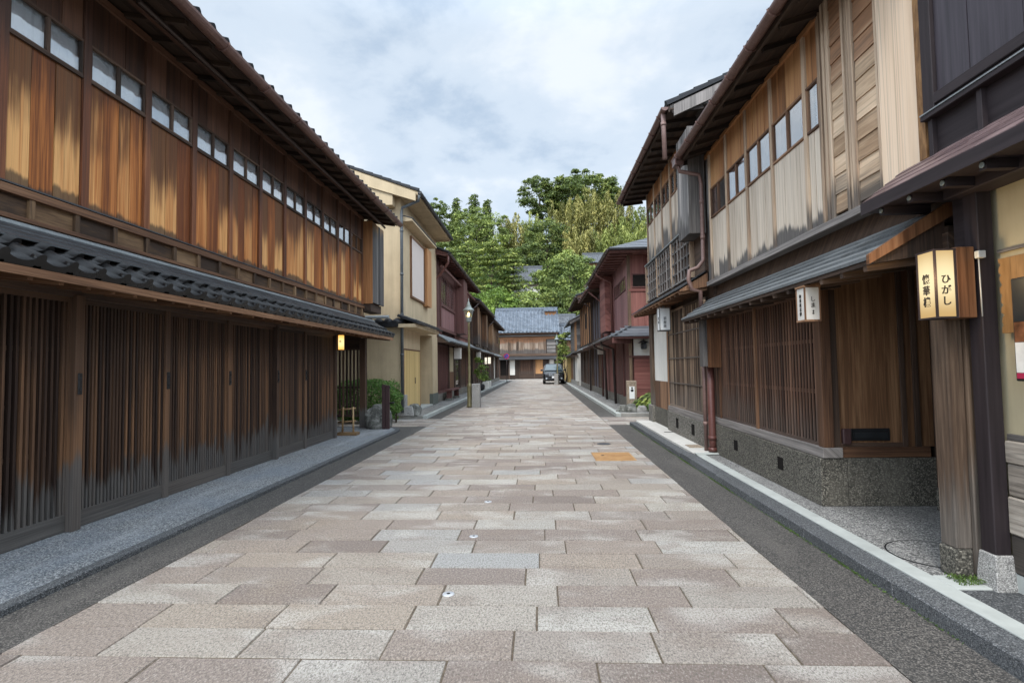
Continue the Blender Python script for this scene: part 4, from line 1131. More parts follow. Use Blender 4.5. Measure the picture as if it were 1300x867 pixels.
# ---------------------------------------------------------------- right townhouse with fine lattice and bleached boards
H = thing('wooden_townhouse', 'townhouse with bleached pale boards upstairs, fine lattice and a stone base below, right side', 'house', (2.8, 6.5, .09))
A, B = 4.0, 9.05; d = 2.85
m = MB(); bx(m, s, d + .13, d + 8, A, B, 2.5, 5.0); bx(m, s, 3.0, d + 8, 5.62, B, .09, 2.5); bx(m, s, 3.86, d + 8, A - .3, 5.62, .09, 2.5); m.build('wall', W['dark'], H)
ups = [5.37, 5.68, 6.50, 7.29, 8.06, 8.83]
for y in ups: post(H, s, d, y, .06 if y > 5.4 else .05, 2.83, 4.99, W['tan_post'], .022, 'post')
for a, b in zip(ups, ups[1:]):
    n = 1 if b - a < .5 else 2; a += .032; b -= .032
    planks(H, s, d, a, b, 2.86, 3.86, W['tan'], 2 if n == 1 else 3); planks(H, s, d - .003, a, b, 4.365, 4.99, W['amber'], n * 2, 'frieze_board')
    window(H, s, d - .004, a, b, 3.865, 4.36, W['brown'], n, .026, .035, curtain=False)
    bx(MB(), s, d + .09, d + .1, a, b, 3.87, 4.36).build('backing', W['curtain'] if n == 1 else W['void'], H)
beam(H, s, d - .03, d + .1, 5.37, B, 4.925, 4.985, W['amber'], 'wall_plate')
beam(H, s, d - .04, d + .1, 4.4, B, 2.79, 2.86, W['greywood'], 'sill_beam', r=.8)
planks(H, s, d, 8.87, B, 2.86, 4.99, W['grey_tob_r'], 1)
# lapped boards and plain wide board at the near end
for a, b in ((4.97, 5.17), (4.49, 4.79)): boards_h(H, s, d, a, b, 2.90, 5.6, W['shiplap'], 15)
for y, w_ in ((5.20, .05), (5.27, .05), (4.94, .035), (4.83, .06), (4.88, .025), (4.47, .035)): post(H, s, d, y, w_, 2.86, 5.6, W['tan_post'], .028, 'batten')
m = MB(); bx(m, s, 2.815, 2.86, 4.00, 4.44, 2.74, 5.6, g=2); m.build('wide_board', W['pale'], H, bevel=.003)
m = MB(); bx(m, s, 2.80, 2.86, 3.925, 3.995, 2.95, 5.6, g=2); m.build('rough_edge', W['bark_edge'], H)
eave(H, s, d, 2.44, 3.7, B + .05, 5.02, 4.90, 6.6, 6.7, 10.5, W['eave_dark'], W['tile'], W['copper'], .062, .4, True, .27, .27, brackets=.55)
# lower roof: grey metal battens on boards
m = MB()
for k in range(5):
    a0, a1 = 2.39 + .1 * k, 2.39 + .1 * (k + 1) + .015
    z0_, z1_ = 2.235 + .07 * k, 2.235 + .07 * (k + 1)
    m.prism([(a0, 3.9, z0_), (a1, 3.9, z1_), (a1, 3.9, z1_ + .012), (a0, 3.9, z0_ + .026)], (0, 9.12 - 3.9, 0))
m.build('pent_roof', W['tin_mid'], H)
m = MB(); m.prism([(2.40, 3.93, 2.20), (2.40, 3.93, 2.235), (2.9, 3.93, 2.575), (2.9, 3.93, 2.27)], (0, 9.1 - 3.93, 0))
for i in range(17): m.bar((2.41, 4.05 + i * .31, 2.185), (2.9, 4.05 + i * .31, 2.24), .045, .05)
m.build('pent_soffit', W['dark'], H)
m = MB(); m.prism([(2.35, 3.895, 2.19), (2.35, 3.895, 2.26), (3.0, 3.895, 2.68), (3.0, 3.895, 2.56)], (0, .035, 0)); m.build('bargeboard', W['chest'], H, bevel=.004)
# ground floor: washed stone base, grey sill, two lattice bays
m = MB(); bx(m, s, 2.74, 3.0, 5.46, B, .09, .555); bx(m, s, 3.002, 3.86, 5.46, 5.62, .09, .555)
base = m.build('stone_base', W['washed'], H, bevel=.006)
for y in (6.35, 7.75): bx(MB(), s, 2.736, 2.745, y - .07, y + .07, .28, .42).build('vent', W['void'], base)
beam(H, s, 2.76, 2.95, 5.44, B, .56, .66, W['greywood'], 'sill_beam', r=.8)
for y, w_ in ((5.50, .11), (7.08, .055), (8.47, .06), (9.0, .08)): post(H, s, 2.80, y, w_, .66, 2.26, W['brown'], .025, 'post')
for a, b, n in ((5.56, 7.05, 21), (7.11, 8.44, 19), (8.5, 8.96, 6)): lattice(H, s, 2.80, a, b, .66, 2.22, W['lattice_r'], n, .027, .03, .03, .03, (1.2, 1.72), dep=.012)
beam(H, s, 2.77, 2.95, 5.44, B, 2.22, 2.30, W['brown'], 'lintel')
# entrance recess facing the camera
m = MB(); m.box(2.86, 3.855, 5.50, 5.61, .66, 2.5, g=2); pn = m.build('entrance_panel', W['panel'], H)
m = MB(); m.box(2.86, 3.80, 5.47, 5.5, .56, .66, g=0); m.build('threshold', W['brown'], H, bevel=.003); m = MB(); m.box(2.86, 2.95, 5.475, 5.5, .66, 2.5, g=2); m.box(3.55, 3.60, 5.48, 5.5, .66, 2.5, g=2); m.box(3.67, 3.72, 5.475, 5.5, .66, 2.5, g=2); m.box(2.95, 3.55, 5.485, 5.5, .66, .70, g=0)
m.build('panel_frame', W['dark'], H, bevel=.003)
m = MB(); m.box(3.06, 3.43, 5.485, 5.50, .72, .84); sl_ = m.build('mail_slot', W['black'], pn, bevel=.004)
m = MB(); m.box(3.085, 3.405, 5.480, 5.487, .75, .80); m.build('slot_flap', W['menublack'], sl_)
m = MB(); m.box(2.965, 3.045, 5.45, 5.5, .69, .84); m.build('call_box', W['redbrown'], pn, bevel=.008)
for k, y in enumerate((5.36, 5.05, 4.55, 4.1)):
    pass
planks(H, s, 3.82, 3.7, 5.45, .12, 2.4, W['dark'], 6, 'entrance_door', .03)
m = MB(); m.box(3.74, 3.82, 5.22, 5.32, .3, 2.4, g=2); ps = m.build('door_post', W['dark'], H); m = MB(); m.box(3.73, 3.83, 5.21, 5.33, .09, .3); m.build('post_stone', W['washed'], ps)
m = MB(); m.box(2.9, 3.86, 3.9, 5.5, 2.40, 2.45); m.build('porch_ceiling', W['dark'], H)
beam(H, s, 2.88, 2.98, 3.88, 5.5, 2.28, 2.40, W['dark'], 'porch_beam')
# pipes at the far end
pipe(H, [(2.37, 8.95, 4.93), (2.37, 8.95, 4.80), (2.40, 8.96, 4.72), (2.72, 8.98, 4.66), (2.75, 8.98, 4.5), (2.75, 8.98, 3.22), (2.66, 9.0, 3.1), (2.52, 9.0, 3.05), (2.50, 9.0, 2.9), (2.55, 9.0, 2.74), (2.69, 9.0, 2.70), (2.69, 9.0, 2.4)], .034, W['copper_pink'], 'downpipe', [(2.75, 8.98, 4.2), (2.75, 8.98, 3.6)])
m = MB(); m.box(2.30, 2.45, 8.86, 9.06, 4.80, 4.95); m.build('rain_head', W['copper'], H, bevel=.01)
pipe(H, [(2.69, 8.62, 2.0), (2.69, 8.62, .30), (2.69, 8.62, .12)], .055, W['copper_red'], 'downpipe', [(2.69, 8.62, .34), (2.69, 8.62, .16), (2.69, 8.62, 1.5)])
pipe(H, [(2.64, 8.78, 2.1), (2.64, 8.78, .12)], .032, W['copper_pink'], 'downpipe', [(2.64, 8.78, .55)])
m = MB(); m.box(2.60, 2.88, 8.42, 8.46, 1.44, 2.22, g=2); wb = m.build('wing_board', W['chest'], H, bevel=.005)
m = MB(); m.box(2.545, 2.595, 8.42, 8.66, 1.46, 2.2, g=2); m.build('edge_board', W['greywood'], wb)

# ---------------------------------------------------------------- taller house beyond it
H = thing('wooden_townhouse', 'tall townhouse with a gridded railing upstairs and a white panel below, right side', 'house', (2.8, 11.2, .1))
A, B = 9.1, 13.75; d = 2.82
m = MB(); bx(m, s, d + .12, d + 8, A, B, .1, 5.9); m.build('wall', W['dark'], H)
ups = [9.72, 10.55, 11.32, 12.1, 12.88, 13.68]
for y in ups: post(H, s, d, y, .07, 3.98, 5.82, W['tan_post'], .02, 'post')
for a, b in zip(ups, ups[1:]):
    a += .04; b -= .04
    planks(H, s, d, a, b, 4.03, 5.0, W['tan2'], 3); window(H, s, d - .004, a, b, 5.0, 5.46, W['brown'], 2, .03, .035); planks(H, s, d, a, b, 5.465, 5.82, W['amber'], 3, 'frieze_board')
m = MB(); bx(m, s, d - .1, d + .05, A + .1, B, 3.985, 4.01); m.build('flashing', W['tin'], H)
# gridded rail band
for a, b in ((9.75, 11.1), (11.15, 12.45), (12.5, 13.7)):
    m = MB()
    for z in (3.10, 3.30, 3.52, 3.74, 3.95): bx(m, s, d - .06, d - .03, a, b, z - .018, z + .018, g=1)
    k = int((b - a) / .21)
    for i in range(k + 1):
        y = a + (b - a) * i / k; bx(m, s, d - .07, d - .05, y - .015, y + .015, 3.08, 3.97, g=2)
    m.build('grid_rail', W['greywood'], H)
m = MB(); bx(m, s, d - .01, d + .1, A, B, 3.05, 3.98); m.build('wall_panel', W['dark'], H)
for y in (9.72, 11.125, 12.475, 13.7): post(H, s, d, y, .05, 3.05, 3.98, W['tan_post'], .085, 'rail_post')
m = MB()
for i in range(6): bx(m, s, 2.56 - .004 * (i % 2), 2.80, 9.02 + .12 * i, 9.02 + .12 * (i + 1) - .004, 3.70, 5.5, g=2)
tb = m.build('shutter_box', W['grey_tob_r'], H); m = MB(); bx(m, s, 2.545, 2.81, 8.985, 9.018, 3.68, 5.5, g=2); m.build('end_board', W['greywood'], tb)
eave(H, s, d, 2.28, A - .1, 14.35, 5.86, 5.80, 6.4, 7.75, 10.5, W['eave_dark'], W['tile'], W['copper'], .06, .4, True, .27, .27, W['greywood'], brackets=.62)
m = MB(); m.prism([(2.34, A - .14, 5.87), (6.4, A - .14, 7.68), (6.4, A - .14, 7.43), (2.34, A - .14, 5.68)], (0, .04, 0)); m.build('bargeboard', W['greywood'], H)
m = MB()
for i in range(9): m.box(2.86 + .22 * i, 2.86 + .22 * (i + 1) - .006, A - .03, A, 4.9, 7.0 if i > 4 else 5.75 + .09 * i, g=2)
m.build('gable_board', W['grey_tob'], H)
pipe(H, [(2.2, A + .05, 5.83), (2.2, A + .05, 5.62), (2.2, A + .02, 5.0)], .04, W['copper_pink'], 'downpipe', [(2.2, A + .05, 5.62)])
m = MB()
for k in range(3):
    a = 2.36 + .16 * k
    m.prism([(a, A, 2.76 + .1 * k), (a + .18, A, 2.87 + .1 * k), (a + .18, A, 2.89 + .1 * k), (a, A, 2.785 + .1 * k)], (0, B - A, 0))
m.build('pent_roof', W['tin_dark'], H)
m = MB(); m.prism([(2.38, A, 2.72), (2.38, A, 2.75), (2.85, A, 3.03), (2.85, A, 2.80)], (0, B - A - .02, 0))
for i in range(15): m.bar((2.39, A + .1 + .31 * i, 2.70), (2.85, A + .1 + .31 * i, 2.77), .045, .05)
m.build('pent_soffit', W['brown'], H)
m = MB(); bx(m, s, 2.71, 2.95, A - .02, 11.65, .1, .52); sb = m.build('stone_base', W['washed_l'], H, bevel=.006)
for y in (9.75, 10.85): bx(MB(), s, 2.706, 2.72, y - .09, y + .09, .24, .43).build('vent', W['void'], sb)
beam(H, s, 2.73, 2.93, A, 11.66, .52, .63, W['greywood'], 'sill_beam', r=.8)
for a, b in ((9.12, 10.35), (10.38, 11.62)): lattice(H, s, 2.76, a, b, .63, 2.62, W['lattice_w'], 18, .03, .04, .04, .035, (1.12, 1.62, 2.12), 'lattice_panel', proud=-.004, dep=.012)
m = MB()
for z in (1.12, 1.62, 2.12): bx(m, s, 2.755, 2.765, 9.12, 11.62, z - .012, z + .012, g=1)
m.build('lattice_rail', W['tan_post'], H)
post(H, s, 2.78, 11.68, .10, .1, 2.75, W['brown'], .03, 'post')
m = MB(); bx(m, s, 2.80, 2.83, 11.75, 13.2, 1.12, 2.7); m.build('white_panel', W['white'], H)
planks(H, s, 2.79, 11.75, 13.2, .5, 1.115, W['brown'], 5, 'dado_panel'); m = MB(); bx(m, s, 2.78, 2.9, 11.75, 13.2, .1, .5); m.build('wall_base', W['washed'], H)
m = MB(); m.box(2.76, 2.98, 13.25, 13.6, .52, 2.78, g=2); cp = m.build('corner_post', W['post_r'], H, bevel=.006); m = MB(); m.box(2.72, 3.1, 13.22, 13.7, .1, .515); m.build('post_stone', W['washed_l'], cp, bevel=.01)
m = MB(); m.box(2.785, 2.8, 11.78, 11.83, 1.35, 1.55); m.build('handle', W['black'], H)

# ---------------------------------------------------------------- red corner house beyond the lane
H = thing('red_townhouse', 'red corner house with a hipped roof and white plaster panel, right side', 'house', (2.95, 22, .09))
A, B = 17.6, 24.5; d = 2.95
m = MB(); bx(m, s, d + .1, d + 8, A + .06, B, .09, 5.15); m.build('wall', W['bengara_d'], H)
# side facing the camera
m = MB()
for i in range(16): m.box(d + .5 * i + .003, d + .5 * (i + 1) - .003, A, A + .05, 2.75, 5.15, g=2)
m.build('wall_panel', W['bengara'], H)
m = MB(); m.box(d - .03, d + .06, A - .03, A + .1, .09, 5.15, g=2); m.build('corner_post', W['post_r'], H)
m = MB(); m.box(3.05, 3.62, A - .03, A, 4.02, 4.48); f = m.build('window', W['bengara_d'], H); m = MB(); m.box(3.09, 3.58, A - .036, A - .028, 4.06, 4.44); m.build('pane', W['void'], f)
m = MB(); m.box(3.66, 4.3, A - .03, A, 4.02, 4.48); f = m.build('window', W['bengara_d'], H); m = MB(); m.box(3.7, 4.26, A - .036, A - .028, 4.06, 4.44); m.build('pane', W['void'], f)
m = MB(); m.box(d, d + 8, A - .035, A, 3.9, 3.97, g=0); m.build('rail', W['bengara'], H)
m = MB(); m.box(d + .12, d + 5, A - .01, A + .05, 1.80, 2.72); m.build('plaster_panel', W['white'], H)
m = MB()
for i in range(5): m.box(d + .12, d + 5, A - .022 + .004 * (i % 2), A + .05, .45 + .27 * i, .45 + .27 * (i + 1) - .008, g=0)
m.build('side_boards', W['bengara'], H)
m = MB(); m.box(d - .05, d + 5, A - .05, A + .05, 1.74, 1.80, g=0); m.build('rail', W['bengara_d'], H)
m = MB(); bx(m, s, d - .06, d + 5, A - .06, B, .09, .42); m.build('wall_base', W['washed_l'], H)
# street side
planks(H, s, d, A + .1, 21.2, 2.75, 5.15, W['bengara_p'], 16); planks(H, s, d, 21.2, B, 2.75, 5.15, W['bengara'], 14)
window(H, s, d - .012, 18.2, 20.9, 4.02, 4.5, W['bengara_d'], 7, .05, .06, False)
m = MB()
for i in range(10): bx(m, s, d - .32, d, 21.3, 23.0, 2.85 + .22 * i, 2.85 + .22 * (i + 1) - .008, g=1)
m.build('shutter_box', W['bengara'], H)
planks(H, s, d, A + .1, 20.9, .42, 2.4, W['bengara_d'], 14); planks(H, s, d - .04, 20.9, B, .42, 2.4, W['bengara'], 12)
for y in (18.9, 20.9, 22.8): post(H, s, d, y, .1, .42, 2.45, W['bengara_d'], .05, 'post')
# hipped upper roof
ez, ed, ey = 5.22, 2.28, A - .6
rz, rd_ = 6.6, 5.6
def hip(ez, ed, ey, rz, rd_, B, back, name, mat, H, nk=9):
    m = MB()
    for k in range(nk):      # stepped courses on both slopes
        f0, f1 = k / nk, (k + 1) / nk + .15 / nk
        f1 = min(f1, 1)
        da, db = ed + (rd_ - ed) * f0, ed + (rd_ - ed) * f1
        za, zb = ez + (rz - ez) * f0, ez + (rz - ez) * f1
        ya, yb = ey + (rd_ - ed) * f0, ey + (rd_ - ed) * f1
        m.poly([(da, ya, za + .025), (da, B, za + .025), (db, B, zb), (db, yb, zb)]); m.poly([(da, ya, za), (da, B, za), (da, B, za + .025), (da, ya, za + .025)])
        m.poly([(da, ya, za + .025), (back - f0 * (back - rd_), ya, za + .025), (back - f1 * (back - rd_), yb, zb), (db, yb, zb)]); m.poly([(da, ya, za), (back - f0 * (back - rd_), ya, za), (back - f0 * (back - rd_), ya, za + .025), (da, ya, za + .025)])
    m.poly([(back, ey, ez), (back, B, ez), (rd_, B, rz), (rd_, ey + rd_ - ed, rz)])
    m.poly([(ed, B, ez), (rd_, B, rz), (back, B, ez)])
    m.poly([(ed, ey, ez), (ed, B, ez), (back, B, ez), (back, ey, ez)])
    return m.build(name, mat, H)
hip(ez, ed, ey, rz, rd_, B, 9.2, 'roof', W['tile_dim'], H, 12)
m = MB(); m.box(ed, 9, ey, B, ez - .13, ez - .012)
for i in range(16): m.bar((ed + .02, ey + .3 + i * .48, ez - .16), (d + .1, ey + .3 + i * .48, ez - .12), .05, .06)
m.build('soffit', W['bengara_d'], H)
gutter(H, s, ed - .05, ey, B, ez - .03, .06, W['copper_d'], 1.2); m = MB(); m.halfpipe((ed - .05, ey - .06, ez - .03), (8, ey - .06, ez - .03), .055); m.build('gutter', W['tin_dark'], H)
pipe(H, [(2.26, 20.9, 5.2), (2.3, 20.9, 5.0), (2.85, 20.95, 4.7), (2.85, 20.95, 2.6)], .05, W['copper_red'])
# lower pent roof on both sides
m = MB()
for k in range(4):
    a, z = 2.28 + .17 * k, 2.40 + .09 * k
    yb = A - .62 + .16 * k
    m.prism([(a, yb, z), (a + .2, yb, z + .1), (a + .2, yb, z + .12), (a, yb, z + .02)], (0, B - yb, 0))
    m.prism([(a, yb, z), (a, yb + .2, z + .1), (a, yb + .2, z + .12), (a, yb, z + .02)], (6 - a, 0, 0))
m.build('pent_roof', W['tile_dim'], H)
m = MB(); m.box(2.32, 2.95, A - .58, B, 2.34, 2.40); m.box(2.95, 6, A - .58, A - .04, 2.34, 2.40); m.prism([(2.3, A - .6, 2.2), (2.3, A - .6, 2.36), (2.95, A - .02, 2.42), (2.95, A - .02, 2.2)], (.04, 0, 0)); m.build('pent_soffit', W['bengara_d'], H)
gutter(H, s, 2.24, A - .6, B, 2.40, .05, W['copper_d'], 1.5)
pipe(H, [(2.26, 19.9, 2.4), (2.3, 19.9, 2.25), (2.72, 19.95, 2.1), (2.78, 19.95, .1)], .05, W['copper_d']); pipe(H, [(2.26, 22.4, 2.4), (2.3, 22.4, 2.25), (2.7, 22.4, 2.1), (2.76, 22.4, .1)], .05, W['copper_d'])

# ---------------------------------------------------------------- the rest of the right side
plain_house('wooden_townhouse', 'narrow mauve-grey board house joined to the red corner house, right side', 1, 2.98, 24.6, 29.6, 2.4, 5.0, W['mauve'], 'MLMM', over=.68, gable=W['bengara_d'], gut='copper_red', tm='tile_dim')
plain_house('wooden_townhouse', 'brown house with amber upper boards behind the mauve house in the right row', 1, 2.9, 29.75, 37.5, 2.35, 5.35, W['amber'], 'RLRDR', over=.75, gable=W['rust'], tm='tile', wins=(2,))
# white house with grey lapped gable
H = thing('gabled_house', 'small house with grey lapped gable boards and white ground-floor wall, far right side', 'house', (2.75, 42, .09))
A, B = 38.4, 46.0; d = 2.7
m = MB(); bx(m, s, d, d + 7, A, B, .09, 2.4); m.build('wall', W['white'], H)
m = MB()
for i in range(10):
    za = 2.5 + .24 * i; m.prism([(d - .02, A - .03, za), (d + 7, A - .03, za), (d + 7, A, za + .24), (d - .02, A, za + .24)], (0, .04, 0))
m.prism([(d, A, 4.9), (d + 7, A, 4.9), (d + 3.5, A, 6.6)], (0, .04, 0)); m.build('gable_siding', W['greywood'], H)
m = MB(); bx(m, s, d, d + 7, A + .05, B, 2.4, 4.9); m.prism([(d, A + .06, 4.88), (d + 7, A + .06, 4.88), (d + 3.5, A + .06, 6.6)], (0, B - A, 0)); m.build('wall', W['greywood'], H)
planks(H, s, d - .03, A + .2, A + 2.4, 2.6, 4.7, W['amber'], 8)
m = MB(); kawara(m, s, d - .55, 4.72, d + 3.5, 6.72, A - .3, B, .3, .3, .035, fine=False); kawara(m, s, d + 7.5, 4.72, d + 3.5, 6.72, A - .3, B, .3, .3, .035, fine=False); m.build('roof', W['tile_dim'], H)
m = MB(); m.prism([(d - .5, A - .32, 4.62), (d + 3.5, A - .32, 6.62), (d + 3.5, A - .32, 6.42), (d - .5, A - .32, 4.44)], (0, .06, 0)); m.build('bargeboard', W['greywood'], H)
m = MB()
for k in range(3): m.prism([(d - .5 + .2 * k, A - .2, 2.28 + .12 * k), (d - .27 + .2 * k, A - .2, 2.42 + .12 * k), (d - .27 + .2 * k, A - .2, 2.45 + .12 * k), (d - .5 + .2 * k, A - .2, 2.32 + .12 * k)], (0, B - A, 0))
m.build('pent_roof', W['tin_dark'], H); m = MB(); bx(m, s, d - .42, d + .05, A - .15, B, 2.2, 2.27); m.build('pent_soffit', W['dark'], H)
planks(H, s, d - .03, 41.0, 42.6, .3, 2.15, W['greywood'], 7, 'door'); planks(H, s, d - .03, 43.2, 45.6, .3, 2.15, W['brown'], 8)
m = MB(); bx(m, s, d - .05, d + .1, A - .02, B, .09, .4); m.build('wall_base', W['concrete'], H)
W['yellowwall'] = stucco('ochre_wall', (0.50, 0.36, 0.16))
m = MB(); m.box(2.45, 2.75, 47.0, 56, .05, 2.2); m.box(2.42, 8, 46.7, 47.0, .05, 2.2)
yw = thing('garden_wall', 'plain ochre garden wall behind the parked car, right side', 'wall', (2.6, 50, .05)); m.build('wall_face', W['yellowwall'], yw)
m = MB(); m.box(2.36, 2.84, 46.62, 56.05, 2.2, 2.3); m.build('coping', W['tile_dim'], yw)

# ---------------------------------------------------------------- house closing the end of the street
H = thing('end_house', 'two-storey house with a broad blue-grey tiled roof closing the end of the street', 'house', (-1.4, 66, .05))
yf = 64.3
m = MB(); m.box(-4.8, 2.0, yf + .2, yf + 8, .05, 5.6); m.build('wall', W['dark'], H)
m = MB(); kk = 17
for i in range(kk):
    a = -4.75 + 5.6 * i / kk; m.box(a + .006, a + 5.6 / kk - .006, yf, yf + .18, 3.05, 4.75, g=2)
m.build('wall_panel', W['farwall'], H)
m = MB()
for i in range(8): m.box(.92, 1.95, yf - .05, yf + .18, 3.05 + .21 * i, 3.05 + .21 * (i + 1) - .02, g=0)
m.build('shutter_box', W['greywood'], H)
m = MB(); m.box(-4.8, 2, yf - .03, yf + .18, 4.75, 5.05, g=0); m.build('beam', W['farwall'], H)
m = MB(); m.box(-4.9, 2.1, yf - .3, yf + .15, 5.08, 5.32, g=0); m.build('eave_beam', W['greywood'], H)
m = MB(); m.box(-4.9, 2.1, yf - .04, yf + .18, 2.75, 3.05, g=0); m.build('rail', W['dark'], H)
m = MB(); m.prism([(-5.0, yf - .75, 2.38), (-5.0, yf + .1, 2.75), (-5.0, yf + .1, 2.68), (-5.0, yf - .75, 2.33)], (7.2, 0, 0)); m.build('pent_roof', W['tin_dark'], H)
for x, w_, mt in ((-4.7, .9, 'void'), (-3.72, .75, 'white'), (-2.3, 1.9, 'lattice_r'), (-.55, .95, 'amber'), (.42, .6, 'dark'), (1.2, .7, 'paper'), (1.75, .3, 'white')):  # amber panel: warm light of an interior painted as board colour
    m = MB()
    if mt == 'lattice_r':
        for k in range(16): m.box(x + w_ * k / 16, x + w_ * (k + .55) / 16, yf + .12, yf + .18, .6, 2.3, g=2)
    else: m.box(x, x + w_, yf + .14, yf + .2, .5 if mt != 'paper' else 1.2, 2.3, g=2)
    m.build('wall_panel' if mt != 'lattice_r' else 'lattice_panel', W[mt], H)
for x in (-4.8, -3.65, -2.4, -.62, 1.1, 1.95): m = MB(); m.box(x - .06, x + .06, yf + .05, yf + .22, .05, 2.5, g=2); m.build('post', W['dark'], H)
m = MB(); m.box(-2.4, 2.0, yf + .06, yf + .2, .05, .62, g=0); m.build('dado', W['dark'], H)
def kawara_x(mb, x0, x1, ya, za, yb, zb, tw, rh, amp=.05):
    sub = MB(); kawara(sub, 1, ya, za, yb, zb, x0, x1, tw, rh, amp, .04, .08, fine=True)
    o = len(mb.v); mb.v.extend(Vector((p.y, p.x, p.z)) for p in sub.v)
    mb.f.extend([[i + o for i in f] for f in sub.f]); mb.uv.extend(sub.uv); mb.r.extend(sub.r); mb.sm.extend(sub.sm)
m = MB(); kawara_x(m, -5.55, 2.45, yf - .9, 5.55, yf + 4.2, 8.75, .44, .36, .11); kawara_x(m, -5.55, 2.45, yf + 9, 5.55, yf + 4.2, 8.75, .64, .8); ro = m.build('roof', W['tile_blue'], H)
m = MB(); m.prism([(-5.3, yf - .8, 5.4), (-5.3, yf + 4.2, 8.6), (-5.3, yf + 8.9, 5.4)], (7.5, 0, 0)); m.build('gable', W['farwall'], H)
m = MB(); m.box(-5.5, 2.4, yf + 4.0, yf + 4.4, 8.70, 9.02)
for k in range(34): m.tube([(-5.35 + .23 * k, yf + 3.97, 8.9), (-5.35 + .23 * k, yf + 4.02, 8.9)], .07, 8)
m.build('ridge', W['tile_blue'], ro)
m = MB(); m.box(.75, 2.2, yf + 2.9, yf + 3.6, 7.75, 8.45); mo = m.build('smoke_vent', W['amber'], ro); m = MB(); kawara_x(m, .6, 2.35, yf + 2.6, 8.42, yf + 4.2, 9.0, .3, .3); m.build('vent_roof', W['tile_blue'], ro)
# roofs behind it
def roofhouse(name, label, x0, x1, y, wz, rz, mat, wallm, depth=7):
    H = thing(name, label, 'house', ((x0 + x1) / 2, y + 3, hill_h((x0 + x1) / 2, y) - .1))
    m = MB(); b = hill_h((x0 + x1) / 2, y) - 1.5
    m.box(x0 + .5, x1 - .5, y + .7, y + depth, b, wz); m.prism([(x0 + .5, y + .7, wz), (x0 + .5, y + depth / 2 + .3, rz - .2), (x0 + .5, y + depth, wz)], (x1 - x0 - 1, 0, 0)); m.build('wall', wallm, H)
    m = MB(); kawara_x(m, x0, x1, y, wz, y + depth / 2 + .3, rz, .34, .36); kawara_x(m, x0, x1, y + depth + .6, wz, y + depth / 2 + .3, rz, .6, .8); m.box(x0, x1, y + depth / 2 + .1, y + depth / 2 + .5, rz - .05, rz + .25)
    m.build('roof', mat, H); m = MB(); m.box(x0 + .45, x1 - .45, y + .62, y + .72, wz - .9, wz - .5); m.build('eave_beam', W['rust'], H); return H
roofhouse('tiled_house', 'dark grey tiled roof just right of and behind the end house', 1.6, 5.2, 72, 6.2, 8.6, W['tile_dim'], W['farwall'])
roofhouse('low_tiled_house', 'low pale blue tiled roof tucked against the right side of the end house', 2.5, 5.6, 66, 4.7, 6.7, W['tile_blue'], W['rust'], 5)
roofhouse('hillside_temple', 'white-walled building with grey roof among the trees on the hillside', -5.2, .9, 99, 17.3, 20.7, W['tile_dim'], W['white'], 8)
roofhouse('hillside_house', 'grey roof showing through the bamboo above the right row of houses', 8.0, 15.0, 92, 19.2, 21.5, W['tile_dim'], W['farwall'], 8)
# ---------------------------------------------------------------- lanterns, signs and street furniture
GLOW = lit('glowing_paper', (1.0, 0.80, 0.45), (0.62, 0.42, 0.18), 1.05, (2.575, 3.58, 2.02), 0.27)
L = thing('wall_lantern', 'lit four-sided paper lantern with brush lettering on the weathered gate post', 'lantern', (0, 0, 0))
L.location = (2.64, 3.58, 1.76); WORG[L.name] = Vector(L.location)
GLOW = lit('glowing_paper', (1.0, 0.84, 0.50), (0.55, 0.36, 0.15), 0.62, (-0.065, 0.0, 0.25), 0.25)
m = MB(); m.box(2.515, 2.635, 3.505, 3.66, 1.775, 2.195); sh = m.build('lamp_shade', GLOW, L)
m = MB()
for x, y in ((2.515, 3.505), (2.635, 3.505), (2.515, 3.66)): m.box(x - .006, x + .006, y - .006, y + .006, 1.765, 2.205, g=2)
for z in (1.770, 2.20): m.box(2.508, 2.642, 3.498, 3.667, z - .005, z + .005)
m.build('frame', W['plum'], L)
m = MB(); m.box(2.642, 2.755, 3.50, 3.665, 1.765, 2.215, g=2); m.build('back_box', W['chest'], L, bevel=.004)
text('ひがし', W['ink'], L, (2.575, 3.5015, 1.94), FACE_CAM, .062, vertical=True, bold=.0012)
text('懐華樓', W['ink'], L, (2.5115, 3.585, 1.945), FACE_STREET_R, .066, vertical=True, sx=.95, bold=.0015)
pl = bpy.data.lights.new('lantern_glow', 'POINT'); pl.energy = 3.5; pl.color = (1, .72, .38); pl.shadow_soft_size = .06
po = bpy.data.objects.new('lantern_glow', pl); COL.objects.link(po); po.parent = L; po.location = (-.19, -.12, .25)
o = MB().box(2.745, 2.79, 3.455, 3.49, 2.135, 2.18).build('junction_box', W['boxgrey'], None, loc=(2.77, 3.47, 2.135), bevel=.003); tag(o, 'small grey junction box beside the lit lantern on the dark post', 'junction box')
o = MB().tube([(2.765, 3.482, 2.135), (2.77, 3.483, 1.77)], .004, 6).build('cable', W['boxgrey'], None, loc=(2.765, 3.482, 1.77)); tag(o, 'thin pale cable running down from the junction box by the lit lantern', 'cable')

